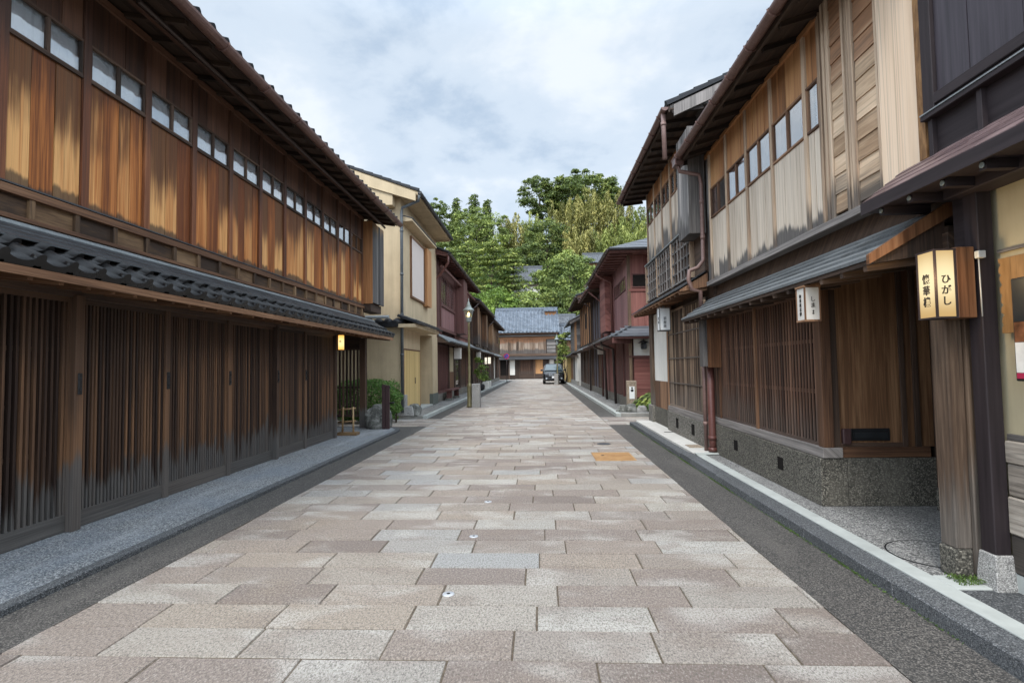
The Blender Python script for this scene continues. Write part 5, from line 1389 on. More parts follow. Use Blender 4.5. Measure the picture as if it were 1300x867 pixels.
L = thing('eave_lantern', 'unlit white box lantern hanging under the grey lower eave of the fine-lattice house', 'lantern', (2.47, 5.03, 1.87))
m = MB(); m.box(2.405, 2.535, 4.95, 5.10, 1.885, 2.175); m.build('lamp_shade', W['paper'], L)
m = MB()
for x in (2.405, 2.535):
    for y in (4.95, 5.10): m.box(x - .006, x + .006, y - .006, y + .006, 1.875, 2.185, g=2)
m.box(2.395, 2.545, 4.94, 5.11, 2.178, 2.195); m.box(2.397, 2.543, 4.942, 5.108, 1.868, 1.884); m.box(2.46, 2.54, 4.95, 5.05, 2.195, 2.24); m.build('frame', W['brown'], L)
text('しま', W['ink'], L, (2.475, 4.9475, 2.04), FACE_CAM, .05, vertical=True); text('茶房', W['ink'], L, (2.475, 4.9475, 1.95), FACE_CAM, .018, vertical=True)
text('御茶屋志摩', W['ink'], L, (2.4025, 5.03, 2.02), FACE_STREET_R, .036, vertical=True)

L = thing('eave_lantern', 'slim white box sign lantern hanging above the white panel of the tall house', 'lantern', (2.55, 11.1, 2.2))
m = MB(); m.box(2.46, 2.66, 11.0, 11.22, 2.20, 2.64); m.build('lamp_shade', W['papercool'], L, bevel=.004)
m = MB(); m.box(2.45, 2.67, 10.99, 11.23, 2.64, 2.66); m.box(2.45, 2.67, 10.99, 11.23, 2.18, 2.20); m.box(2.54, 2.58, 11.08, 11.12, 2.66, 2.75)
for x in (2.455, 2.665):
    for y in (10.995, 11.225): m.box(x - .006, x + .006, y - .006, y + .006, 2.19, 2.65, g=2)
m.box(2.45, 2.67, 10.99, 11.23, 2.18, 2.185); m.build('frame', W['greywood'], L)
text('茶屋美', W['ink'], L, (2.56, 10.9975, 2.35), FACE_CAM, .07, vertical=True); text('東山', W['ink'], L, (2.4575, 11.11, 2.40), FACE_STREET_R, .07, vertical=True)

LAMP = lit('small_lamp_glow', (1.0, 0.78, 0.36), (0.95, 0.42, 0.05), 0.75, (0, 0, .17), 0.2)
L = thing('porch_lamp', 'small glowing box lamp at the end of the slatted doors on the left', 'lamp', (-4.25, 11.3, 1.90))
m = MB(); m.box(-.045, .045, -.05, .05, .02, .33); m.build('lamp_shade', LAMP, L, local=True)
m = MB(); m.box(-.05, .05, -.055, .055, 0, .02); m.box(-.05, .05, -.055, .055, .33, .345); m.box(-.10, -.045, -.04, .04, .0, .34); m.build('frame', W['brown'], L, local=True)
text('茶', W['ink'], L, (-4.25, 11.248, 2.09), FACE_CAM, .06)

def street_lamp(label, loc, glow):
    L = thing('street_lamp', label, 'street lamp', loc, 0, 'old-style street lamps')
    m = MB(); m.lathe((0, 0, 0), [(.11, 0), (.11, .06), (.09, .1), (.085, .75), (.10, .8), (.075, .86), (.05, .95), (.065, 1.05), (.05, 1.12), (.058, 1.5), (.04, 1.62), (.05, 1.68), (.045, 1.74), (.038, 3.05), (.05, 3.08), (.035, 3.13), (.05, 3.18), (.03, 3.22)], 14)
    m.build('pole', W['brass'], L, local=True)
    m = MB(); m.lathe((0, 0, 0), [(.03, 3.20), (.10, 3.24), (.11, 3.37), (.10, 3.40), (.0, 3.41)], 8, sm=False); m.build('lamp_cup', W['patina'], L, local=True)
    m = MB()
    for k in range(6):
        a = 2 * math.pi * k / 6; m.bar((.105 * math.cos(a), .105 * math.sin(a), 3.38), (.185 * math.cos(a), .185 * math.sin(a), 3.66), .014, .014)
    m.lathe((0, 0, 0), [(.20, 3.645), (.235, 3.66), (.20, 3.69), (.11, 3.78), (.085, 3.84), (.095, 3.86), (.05, 3.90), (.055, 3.96), (.02, 4.0), (.012, 4.12), (.0, 4.13)], 12); m.build('lamp_frame', W['patina'], L, local=True)
    m = MB(); m.lathe((0, 0, 0), [(.10, 3.40), (.175, 3.65)], 6, sm=False); m.build('glass', W['glass'], L, local=True)
    m = MB(); m.lathe((0, 0, 0), [(.0, 3.42), (.03, 3.43), (.05, 3.50), (.045, 3.56), (.0, 3.60)], 10); m.build('bulb', glow, L, local=True)
    return L
B1 = lit('street_bulb', (1.0, .72, .30), (1.0, .52, .12), 3.0, (0, 0, 3.5), .2)
street_lamp('tall brass street lamp with a lit bulb, left of the paving', (-2.66, 20.2, 0.0), B1)
street_lamp('distant unlit street lamp standing in front of the black car', (1.45, 43.9, 0.0), W['papercool'])
m = MB(); m.obox((0, 0, .43), ((1, 0, 0), (0, 1, 0), (0, 0, 1)), (.16, .16, .45), .4, 2, .93)
o = m.build('stone_post', W['granite'], None, bevel=.012); o.location = (-2.40, 20.15, 0); tag(o, 'square granite post at the foot of the lit brass street lamp', 'stone post')
o2 = o.copy(); COL.objects.link(o2); o2.location = (1.33, 43.6, 0); o2['label'] = 'tan square stone post in front of the black car'

# sign posts, stones and shrubs in the left lane
S = thing('bollard', 'twin-plank red-brown bollard at the pavement edge by the lane', 'bollard', (-3.75, 12.95, .035))
m = MB(); m.box(-.10, -.01, -.03, .03, 0, 1.08, g=2); m.build('plank', W['redbrown'], S, local=True, bevel=.006)
m = MB(); m.box(.0, .085, -.045, .02, 0, 1.06, g=2); m.build('plank', W['redbrown'], S, local=True, bevel=.006)
m = MB(); m.box(-.11, .10, -.02, .015, .98, 1.03); m.tube([(.08, 0, .62), (.2, 0, .64)], .018, 8); m.build('bracket', W['black'], S, local=True)
def rock(name, label, loc, sx, sy, sz, seed, mat='rock', cat='rock'):
    q = random.Random(seed); mb = MB(); n, k = 14, 9
    off = [q.uniform(0, 6) for _ in range(6)]
    base = 0
    def P(a, b):
        x, y, z = math.cos(a) * math.cos(b), math.sin(a) * math.cos(b), math.sin(b)
        w_ = 1 + .13 * math.sin(3 * x + off[0]) * math.cos(2.5 * y + off[1]) + .09 * math.sin(6 * z + 4 * x + off[2]) + .05 * math.sin(11 * y + off[3]) * math.sin(9 * x + off[4])
        p_ = .8
        f = lambda t: math.copysign(abs(t) ** p_, t)
        return Vector((f(x) * sx * w_, f(y) * sy * w_, max(-.02, f(z) * sz * w_)))
    for i in range(k + 1):
        for j in range(n): mb.v.append(P(2 * math.pi * j / n, -.15 + (math.pi / 2 + .15) * i / k))
    for i in range(k):
        for j in range(n):
            j2 = (j + 1) % n; mb.face([i * n + j, i * n + j2, (i + 1) * n + j2, (i + 1) * n + j], [(0, 0)] * 4, .5, False)
    o = mb.build(name, W[mat]); o.location = loc; return tag(o, label, cat)
rock('garden_rock', 'large rounded grey rock between the porch corner post and the bollard', (-4.02, 13.2, .035), .30, .3, .60, 3)
rock('garden_rock', 'low dark boulder with pale veins in front of the straw-coloured garage door', (-3.82, 15.98, .09), .30, .25, .30, 8)
S = thing('stone_marker', 'pale square stone pillar on a stepped block beside the hedge', 'stone marker', (-4.12, 15.95, .09))
m = MB(); m.box(-.14, .12, -.12, .12, .2, .62, g=2); m.build('pillar', W['granite'], S, local=True, bevel=.01)
m = MB(); m.obox((0, 0, .14), ((1, 0, 0), (0, 1, 0), (0, 0, 1)), (.40, .22, .14), .5, 2, .8); m.build('block', W['granite'], S, local=True, bevel=.015)
S = thing('wooden_trestle', 'small bamboo trestle barrier just inside the left porch', 'trestle', (-4.33, 11.85, .035))
m = MB()
for x in (-.09, .16): m.tube([(x, -.02, 0), (x * .9, 0, .62)], .022, 8)
m.build('leg', W['bamboo'], S, local=True)
m = MB()
for z in (.28, .56): m.tube([(-.2, 0, z), (.2, .02, z + .03)], .018, 8)
m.build('rail', W['bamboo'], S, local=True)
m = MB(); m.box(-.2, .26, -.12, .1, .0, .06); m.build('foot_board', W['bamboo'], S, local=True)
# bench by the red house
S = thing('bench', 'long low dark wooden bench on stone feet against the red house, left side', 'bench', (-3.9, 23.9, .09))
m = MB(); m.box(-.14, .18, -1.2, 1.2, .42, .48, g=1); m.build('seat', W['bengara_d'], S, local=True)
for y in (-1.0, 1.0):
    m = MB(); m.box(-.1, .12, y - .05, y + .05, .1, .42); lg = m.build('leg', W['bengara_d'], S, local=True)
    m = MB(); m.obox((.01, y, .05), ((1, 0, 0), (0, 1, 0), (0, 0, 1)), (.18, .14, .05), .5, 2, .7); m.build('stone_foot', W['rock'], lg, local=True)
# white lanterns along the left eaves
def eave_box(label, loc, w_, h, mat, txt=None):
    L = thing('eave_lantern', label, 'lantern', loc)
    m = MB(); m.box(-w_ / 2, w_ / 2, -w_ / 2, w_ / 2, 0.02, h); m.build('lamp_shade', mat, L, local=True)
    m = MB(); m.box(-w_ / 2 - .015, w_ / 2 + .015, -w_ / 2 - .015, w_ / 2 + .015, h, h + .025); m.box(-w_ / 2 - .01, w_ / 2 + .01, -w_ / 2 - .01, w_ / 2 + .01, 0, .02); m.box(-.01, .01, -.01, .01, h, h + .16); m.build('frame', W['dark'], L, local=True)
WL = lit('white_lamp_glow', (1, .93, .78), (.9, .8, .6), 0.6, (0, 0, .22), .4)
eave_box('plain grey-white box lantern under the eave of the red house, left side', (-3.78, 24.7, 1.88), .3, .52, W['paper'])
eave_box('small unlit white lantern just left of the two glowing ones, left row', (-3.75, 32.9, 2.02), .26, .42, W['paper'])
eave_box('glowing white lantern above the potted tree, smaller of the two lit ones', (-3.36, 33.5, 1.68), .12, .42, WL)
eave_box('glowing white lantern right of the potted tree, larger of the two lit ones', (-3.30, 35.2, 1.70), .17, .44, WL)
eave_box('small white lantern hanging under the eave of the red corner house', (2.62, 23.2, 1.95), .22, .45, W['paper'])
L = thing('hanging_lantern', 'black iron lantern on a bracket against the white plaster panel, right side', 'lantern', (3.35, 17.38, 2.0))
m = MB(); m.lathe((0, 0, 0), [(.07, .0), (.10, .02), (.10, .17), (.07, .2)], 6, sm=False); m.build('lamp_shade', W['black'], L, local=True)
m = MB(); m.lathe((0, 0, 0), [(.20, .2), (.06, .27), (.0, .29)], 8); m.bar((0, 0, .28), (0, 0, .52), .015, .015); m.bar((-.03, 0, .52), (.03, .2, .52), .02, .02); m.build('cap', W['black'], L, local=True)

# no-parking sign at the far left corner
S = thing('traffic_sign', 'round red and blue no-parking sign on a thin brown pole', 'sign', (-3.1, 50.5, 0))
m = MB(); m.tube([(0, 0, 0), (0, 0, 2.75)], .03, 8); m.build('pole', W['redbrown'], S, local=True)
def disc(mb, r, y, z, n=24, th=.012, x=0):
    mb.prism([(x + r * math.cos(2 * math.pi * k / n), y, z + r * math.sin(2 * math.pi * k / n)) for k in range(n)], (0, th, 0))
m = MB(); disc(m, .27, -.06, 2.5); pb = m.build('sign_plate', W['signred'], S, local=True)
m = MB(); disc(m, .20, -.066, 2.5, th=.005); m.build('blue_field', W['signblue'], pb, local=True)
m = MB(); m.bar((-.14, -.07, 2.64), (.14, -.07, 2.36), .012, .05, (0, 0, 1)); m.build('red_bar', W['signred'], pb, local=True)

# things on the cream wall at the right edge
S = thing('wall_board', 'wavy-edged carved brown board fixed to the cream wall at the right edge', 'board', (2.87, 3.0, 1.65))
q = random.Random(5); pts = [(2.855, 3.455, 2.10)]
zz = 2.10
while zz > 1.68:
    pts.append((2.855, 3.455 + q.uniform(-.012, .0), zz)); pts.append((2.855, 3.43 + q.uniform(-.004, .008), zz - .018)); pts.append((2.855, 3.452 + q.uniform(-.01, .0), zz - .036)); zz -= .062
pts += [(2.855, 3.45, 1.66), (2.855, 2.5, 1.66), (2.855, 2.5, 2.12), (2.855, 3.452, 2.12)]
m = MB(); m.prism(pts[1:], (.024, 0, 0)); m.build('plank', W['boardgold'], S)
S = thing('menu_frame', 'black-framed menu poster hanging on the carved board at the right edge', 'menu', (2.85, 3.1, 1.36))
m = MB(); m.box(2.825, 2.852, 2.75, 3.34, 1.37, 1.98); m.build('frame', W['menublack'], S, bevel=.006)
for nm, mt, za, zb in (('photo_panel', 'menublack', 1.72, 1.965), ('photo_panel', 'menubrown', 1.60, 1.72), ('text_panel', 'menuwhite', 1.42, 1.60), ('text_panel', 'menured', 1.385, 1.42)):
    m = MB(); m.box(2.820, 2.826, 2.77, 3.325, za, zb - .002); m.build(nm, W[mt], S)

# stone marker with a plate and plants at the red corner house
S = thing('stone_marker', 'tan stone pillar with a white enamel plate at the red corner house', 'stone marker', (2.86, 17.0, .09))
m = MB(); m.box(-.145, .145, -.12, .12, 0, .92, g=2); m.build('pillar', W['tanstone'], S, local=True, bevel=.012)
m = MB(); m.box(-.085, .075, -.132, -.12, .36, .74); m.build('plate', W['plate'], S, local=True)
m = MB(); disc(m, .045, -.137, .62, 14, .004); m.box(-.03, .03, -.136, -.132, .68, .72); m.build('emblem', W['ink'], S, local=True)
rock('garden_rock', 'low grey stone at the foot of the tan stone pillar, right side', (2.62, 16.45, .09), .3, .2, .24, 11)
rock('garden_rock', 'small pale stone among the leafy plants at the red corner house', (3.05, 16.4, .09), .16, .13, .2, 15, 'granite')

# covers and studs set in the street
S = thing('inspection_cover', 'ochre-orange rectangular inspection cover set in the paving on the right', 'cover', (1.18, 8.96, 0))
m = MB(); m.box(-.29, .29, -.36, .36, -.03, .007); m.build('plate', W['cover'], S, local=True)
m = MB(); m.box(-.32, -.292, -.39, .39, -.03, .009); m.box(.292, .32, -.39, .39, -.03, .009); m.box(-.29, .29, -.39, -.362, -.03, .009); m.box(-.29, .29, .362, .39, -.03, .009); m.build('frame', W['cover'], S, local=True)
m = MB(); m.lathe((-.16, .1, .006), [(.03, 0), (.03, .003), (0, .003)], 12); m.build('keyhole', W['black'], S, local=True)
for i, (x, y, lb) in enumerate(((-.63, 3.60, 'round steel survey stud in the paving, nearest the camera'), (-.61, 4.81, 'round steel survey stud in the paving, second from the camera'), (-.60, 6.03, 'round steel survey stud in the paving, farthest from the camera'))):
    S = thing('survey_stud', lb, 'survey stud', (x, y, 0), 0, 'survey studs in the paving')
    m = MB(); m.lathe((0, 0, 0), [(.040, -.004), (.040, .004), (.036, .0055), (.0, .006)], 20); m.build('disc', W['steel'], S, local=True)
    m = MB(); m.lathe((0, 0, 0), [(.012, .006), (.012, .008), (0, .008)], 12); m.build('centre_pin', W['black'], S, local=True)
S = thing('manhole_cover', 'round pebble-filled manhole cover with a dark ring, in front of the gate post', 'cover', (2.86, 4.12, .09))
m = MB(); m.lathe((0, 0, 0), [(.30, .0005), (.30, .004), (0, .004)], 40, sm=False); m.build('lid', W['pebble_r'], S, local=True)
m = MB(); m.lathe((0, 0, 0), [(.302, .0005), (.302, .0045), (.312, .0045), (.312, .0005)], 48, sm=False); m.build('ring', W['black'], S, local=True)
m = MB(); m.box(-.09, .09, -.03, .03, .0, .006); o = m.build('drain_grate', W['black']); o.location = (2.62, 11.2, .115); tag(o, 'small dark drain slot in the pale slabs before the tall house', 'drain')
m = MB(); m.box(-.11, .11, -.16, .16, .0, .007); o = m.build('meter_cover', W['tanstone']); o.location = (2.58, 9.25, .115); tag(o, 'tan square water-meter lid in the pale slabs near the brown downpipes', 'cover')
m = MB(); m.lathe((0, 0, 0), [(.13, -.01), (.13, .007), (0, .007)], 24, sm=False); o = m.build('manhole_cover', W['tin_dark']); o.location = (1.2, 10.4, 0); tag(o, 'dark oval-looking round iron cover in the paving beyond the orange cover', 'cover')
# overhead wires near the end house
for i, (za, zb) in enumerate(((6.4, 6.9), (5.6, 5.75))):
    P = [Vector((2.3 + 7 * t, 62 - 20 * t, za + (zb - za) * t - 1.2 * t * (1 - t))) for t in [k / 10 for k in range(11)]]
    o = MB().tube(P, .015, 5).build('overhead_wire', W['black']); tag(o, ('upper', 'lower')[i] + ' of the two overhead wires by the end house roof', 'wire')

# ---------------------------------------------------------------- the parked car
C_ = thing('parked_car', 'black sport utility car facing the camera at the end of the street', 'car', (1.18, 47.0, 0))
def ring(w_, z0, z1, y, c=.16, n=4):
    pts = []
    for cx, cz, a0 in ((w_ - c, z1 - c, 0), (-w_ + c, z1 - c, 90), (-w_ + c, z0 + c, 180), (w_ - c, z0 + c, 270)):
        for k in range(n + 1):
            a = R(a0 + 90 * k / n); pts.append(Vector((cx + c * math.cos(a), y, cz + c * math.sin(a))))
    return pts
def loft(mb, rings):
    b = len(mb.v); n = len(rings[0])
    for r_ in rings: mb.v.extend(r_)
    for i in range(len(rings) - 1):
        for k in range(n):
            k2 = (k + 1) % n; mb.face([b + i * n + k, b + i * n + k2, b + (i + 1) * n + k2, b + (i + 1) * n + k], [(0, 0)] * 4, .5, True)
    mb.face([b + k for k in range(n)], [(0, 0)] * n, .5); e = b + (len(rings) - 1) * n; mb.face([e + k for k in range(n)][::-1], [(0, 0)] * n, .5)
m = MB()
loft(m, [ring(.74, .34, .80, -2.32, .12), ring(.86, .28, .93, -2.22, .14), ring(.90, .25, 1.00, -1.95, .16), ring(.92, .25, 1.09, -1.1, .16), ring(.92, .25, 1.13, 0, .14), ring(.92, .25, 1.13, 1.8, .14), ring(.88, .28, 1.1, 2.2, .16), ring(.78, .36, 1.0, 2.3, .14)])
def hring(w_, y0, y1, z, c=.15, n=4):
    pts = []
    for cx, cy, a0 in ((w_ - c, y1 - c, 0), (-w_ + c, y1 - c, 90), (-w_ + c, y0 + c, 180), (w_ - c, y0 + c, 270)):
        for k in range(n + 1):
            a = R(a0 + 90 * k / n); pts.append(Vector((cx + c * math.cos(a), cy + c * math.sin(a), z)))
    return pts
loft(m, [hring(.87, -1.15, 2.2, 1.06), hring(.80, -.75, 2.08, 1.36), hring(.70, -.32, 1.95, 1.62), hring(.64, -.12, 1.85, 1.69), hring(.5, .1, 1.7, 1.715)])
body = m.build('body', W['carpaint'], C_, local=True)
m = MB(); m.prism([(-.72, -1.03, 1.13), (.72, -1.03, 1.13), (.61, -.36, 1.60), (-.61, -.36, 1.60)], (0, -.018, .025)); m.build('windscreen', W['carglass'], C_, local=True)
for sx in (-1, 1):
    m = MB(); m.prism([(sx * .862, -.8, 1.14), (sx * .862, 1.9, 1.14), (sx * .735, 1.7, 1.56), (sx * .735, -.25, 1.56)], (sx * .02, 0, .008)); m.build('side_window', W['carglass'], C_, local=True)
    m = MB(); m.prism([(sx * .50, -2.26, .72), (sx * .82, -2.14, .76), (sx * .86, -2.05, .90), (sx * .52, -2.2, .90)], (0, -.05, .0)); m.build('headlight', W['chrome'], C_, local=True, bevel=.01)
    m = MB(); disc(m, .07, -2.335, .48, 14, .06, sx * .62); m.build('fog_lamp', W['chrome'], C_, local=True)
    m = MB(); m.obox((sx * 1.0, -.78, 1.16), ((1, 0, 0), (0, 1, 0), (0, 0, 1)), (.10, .07, .075), .5); m.bar((sx * .86, -.8, 1.12), (sx * .95, -.8, 1.15), .04, .04); m.build('wing_mirror', W['carpaint'], C_, local=True, bevel=.025)
    for y in (-1.42, 1.35):
        wh = MB(); prof = [(.20, -.11), (.33, -.11), (.355, -.07), (.355, .07), (.33, .11), (.20, .11)]
        sub = MB(); sub.lathe((0, 0, 0), prof, 22)
        wh.v = [Vector((p.z + sx * .80, p.y + y, p.x + .355)) for p in sub.v]; wh.f, wh.uv, wh.r, wh.sm = sub.f, sub.uv, sub.r, sub.sm
        wo_ = wh.build('wheel', W['rubber'], C_, local=True)
        wh = MB(); sub = MB(); sub.lathe((0, 0, 0), [(.0, .09), (.06, .10), (.17, .08), (.205, .10), (.205, -.08), (0, -.08)], 20)
        wh.v = [Vector((sx * p.z + sx * .80, p.y + y, p.x + .355)) for p in sub.v]; wh.f, wh.uv, wh.r, wh.sm = sub.f, sub.uv, sub.r, sub.sm
        wh.build('rim', W['chrome'], wo_, local=True)
m = MB(); m.prism([(-.42, -2.30, .66), (.42, -2.30, .66), (.50, -2.27, .90), (-.50, -2.27, .90)], (0, -.04, 0)); gr_ = m.build('grille', W['black'], C_, local=True)
m = MB()
for z in (.70, .76, .82, .88): m.box(-.44, .44, -2.36, -2.335, z - .012, z + .012)
m.build('grille_bar', W['chrome'], gr_, local=True)
m = MB(); m.box(-.165, .165, -2.375, -2.36, .50, .665); m.build('number_plate', W['plate'], C_, local=True)
m = MB(); m.box(-.60, .60, -2.35, -2.30, .36, .46); m.build('air_intake', W['black'], C_, local=True, bevel=.02)
# ---------------------------------------------------------------- plants and trees
NR = np.random.default_rng(11)
def cards(name, cen, nrm, size, tone, mat, parent, aspect=.62, jitter=.55, long_dir=None, kind=None):
    """one mesh of many leaf-sized faces; cen, nrm world arrays"""
    n = len(cen); cen = np.asarray(cen, float)
    nv = np.asarray(nrm, float) + NR.normal(0, jitter, (n, 3)); nv /= np.linalg.norm(nv, axis=1)[:, None] + 1e-9
    a = NR.normal(0, 1, (n, 3)) if long_dir is None else np.asarray(long_dir, float) + NR.normal(0, .35, (n, 3))
    a -= (a * nv).sum(1)[:, None] * nv; a /= np.linalg.norm(a, axis=1)[:, None] + 1e-9
    b = np.cross(nv, a); s_ = (size * NR.uniform(.65, 1.3, n))[:, None]
    o = np.array(WORG[parent.name]) if parent is not None else np.zeros(3)
    c = cen - o; h = s_ * aspect
    fold = nv * s_ * .16
    V = np.stack([c - a * s_, c + b * h * .9 - a * s_ * .1 + fold, c + a * s_, c - b * h * .9 - a * s_ * .1 + fold], 1).reshape(-1, 3)
    me = bpy.data.meshes.new(name)
    me.vertices.add(4 * n); me.vertices.foreach_set('co', V.ravel())
    me.loops.add(4 * n); me.loops.foreach_set('vertex_index', np.arange(4 * n, dtype=np.int32))
    me.polygons.add(n); me.polygons.foreach_set('loop_start', np.arange(0, 4 * n, 4, dtype=np.int32)); me.polygons.foreach_set('loop_total', np.full(n, 4, dtype=np.int32))
    at_ = me.attributes.new('rnd', 'FLOAT', 'FACE'); at_.data.foreach_set('value', np.clip(tone, 0, 1).astype(np.float32))
    me.materials.append(mat); me.update(calc_edges=True); me.validate()
    ob = bpy.data.objects.new(name, me); COL.objects.link(ob)
    if parent is not None: ob.parent = parent
    if kind: ob['kind'] = kind
    return ob
def sph(n):
    v = NR.normal(0, 1, (n, 3)); return v / np.linalg.norm(v, axis=1)[:, None]
def clumps(c, r, per, flat=1.0):
    """cards over the upper shell of each clump"""
    C_, N_, T_ = [], [], []
    for ci, ri in zip(c, r):
        v = sph(per); v[:, 2] = np.abs(v[:, 2]) * 1.0 - .35
        k = np.clip(NR.normal(.82, .24, per), .2, 1.6)[:, None]
        C_.append(np.array(ci) + v * k * np.array([ri, ri, ri * flat])); N_.append(v + np.array([0, 0, .5])); T_.append(NR.uniform(0, 1) * .5 + NR.uniform(0, .5, per))
    return np.concatenate(C_), np.concatenate(N_), np.concatenate(T_)
def trunk(parent, base, top, r0, limbs=5, spread=3.0, lean=0.0, mat='bark'):
    m = MB(); b = Vector(base); t = Vector(top)
    P = [b + (t - b) * (i / 6) + Vector((math.sin(i * 1.7) * .12 + lean * (i / 6) ** 2, math.cos(i * 1.3) * .1, 0)) * (0 if i == 0 else 1) for i in range(7)]
    m.tube(P, [r0 * (1.25 if i == 0 else 1 - .13 * i) for i in range(7)], 8)
    for k in range(limbs):
        i = 2 + k % 4; a = k * 2.4; d = Vector((math.cos(a), math.sin(a), .75)) * spread * rnd.uniform(.6, 1)
        m.tube([P[i], P[i] + d * .45 + Vector((0, 0, .2)), P[i] + d], [r0 * .42, r0 * .28, r0 * .1], 6)
    return m.build('trunk', W[mat], parent)
def broadleaf(px, top, wpx, Y, label, mat, hfrac=.75, n=60, per=62, leafs=.40, cat='tree', group=None, squash=1.0, sparse=0.0):
    T = at(px, top, Y); x = T.x; b = hill_h(x, Y); ht = T.z - b; Rr = wpx / 680 * Y / 2
    t = thing('broadleaf_tree', label, cat, (x, Y, b), 0, group)
    ch = ht * hfrac; cz = T.z - ch / 2
    v = sph(n); k = NR.uniform(.55, 1.0, n)[:, None] ** .7
    c = np.array([x, Y, cz]) + v * k * np.array([Rr * .86, Rr * .8, ch / 2 * .88])
    n2 = int(n * 1.5); c = np.concatenate([c, c[:n2 - n] * 0 + np.array([x, Y, cz]) + sph(n2 - n) * np.array([Rr, Rr * .9, ch / 2]) * NR.uniform(.75, 1.02, (n2 - n, 1))])
    r = np.concatenate([NR.uniform(.20, .38, n), NR.uniform(.08, .18, n2 - n)]) * min(Rr, ch / 2) * (1 - sparse * .4)
    C_, N_, T_ = clumps(c, r, int(per * 1.5), .8)
    trunk(t, (x, Y, b - .3), (x, Y, cz + ch * .2), max(.12, ht * .022), 6, Rr * .6)
    cards('crown', C_, N_, leafs * .62, T_, W[mat], t, .55, .8)
    return t
def pine(px, top, wpx, Y, label, mat='leaf_pine', levels=9, hfrac=.8):
    T = at(px, top, Y); x = T.x; b = hill_h(x, Y); ht = T.z - b; Rr = wpx / 680 * Y / 2
    t = thing('pine_tree', label, 'tree', (x, Y, b), 0, 'pines on the hillside')
    trunk(t, (x, Y, b - .3), (x + .4, Y, T.z - .5), max(.15, ht * .02), 8, Rr * .55, lean=.3)
    c, r = [], []
    for i in range(levels):
        z = T.z - ht * hfrac * (i + .3) / levels; wd = Rr * (.35 + .65 * (i + 1) / levels) * NR.uniform(.75, 1.1)
        for k in range(7 if i else 3):
            a = k * 2 * math.pi / 7 + NR.uniform(-.4, .4); q = wd * NR.uniform(.35, .95)
            c.append((x + math.cos(a) * q, Y + math.sin(a) * q, z + NR.uniform(-.25, .35))); r.append(NR.uniform(.28, .45) * Rr)
    C_, N_, T_ = clumps(c, r, 62, .30); N_[:, 2] += .8
    cards('crown', C_, N_, .30, T_, W[mat], t, .30, .5)
    return t
def cedar(px, top, wpx, Y, label, mat='leaf_dark'):
    T = at(px, top, Y); x = T.x; b = hill_h(x, Y); ht = T.z - b; Rr = wpx / 680 * Y / 2
    t = thing('cedar_tree', label, 'tree', (x, Y, b), 0, 'cedars along the skyline')
    trunk(t, (x, Y, b - .3), (x, Y, T.z - .4), max(.12, ht * .018), 4, Rr * .5)
    c, r = [], []
    for i in range(46):
        f = (i / 46) ** .8; q = Rr * (.12 + .88 * f) * NR.uniform(.4, 1); a = i * 2.4
        c.append((x + math.cos(a) * q, Y + math.sin(a) * q, T.z - .5 - ht * .7 * f)); r.append(.35 + Rr * .22)
    C_, N_, T_ = clumps(c, r, 50, .8); cards('crown', C_, N_, .36, T_, W[mat], t, .5)
    return t
def bamboo(px, top, wpx, Y, label, mat, culms=26):
    T = at(px, top, Y); x = T.x; b = hill_h(x, Y); ht = T.z - b; Rr = wpx / 680 * Y / 2
    t = thing('bamboo_clump', label, 'bamboo', (x, Y, b), 0, 'bamboo on the hillside')
    m = MB(); C_, N_, L_, T_ = [], [], [], []
    for k in range(culms):
        a = k * 2.4; q = Rr * .75 * math.sqrt((k + .5) / culms)
        bx_, by_ = x + math.cos(a) * q, Y + math.sin(a) * q
        h = ht * (NR.uniform(.72, 1.0) if k else 1.0) * (1 - .22 * (q / Rr) ** 2)
        le = Vector((math.cos(a) + NR.uniform(-.5, .5), math.sin(a) + NR.uniform(-.5, .5), 0)) * NR.uniform(.5, 1.5)
        P = [Vector((bx_, by_, b)) + Vector((0, 0, h * f)) + le * f ** 3 for f in (0, .35, .7, .88, 1)]
        P[-1].z -= .35
        m.tube(P, [.05, .045, .03, .018, .006], 5)
        n = 190; f = NR.uniform(.30, 1.0, n) ** .85; tn = NR.uniform(0, .55)
        rad = (1.15 - f) * 1.35 + .18
        an = NR.uniform(0, 6.283, n); rr = rad * np.sqrt(NR.uniform(0, 1, n))
        C_.append(np.stack([bx_ + le.x * f ** 3 + rr * np.cos(an), by_ + le.y * f ** 3 + rr * np.sin(an), b + h * f - .25 * rr], 1))
        N_.append(np.stack([np.cos(an), np.sin(an), np.full(n, .5)], 1)); L_.append(np.stack([np.cos(an) * .4, np.sin(an) * .4, np.full(n, -1.0)], 1)); T_.append(tn + NR.uniform(0, .45, n))
    m.build('culms', W['leaf_bamboo_g'], t)
    cards('foliage', np.concatenate(C_), np.concatenate(N_), .42, np.concatenate(T_), W[mat], t, .26, .5, np.concatenate(L_))
    return t
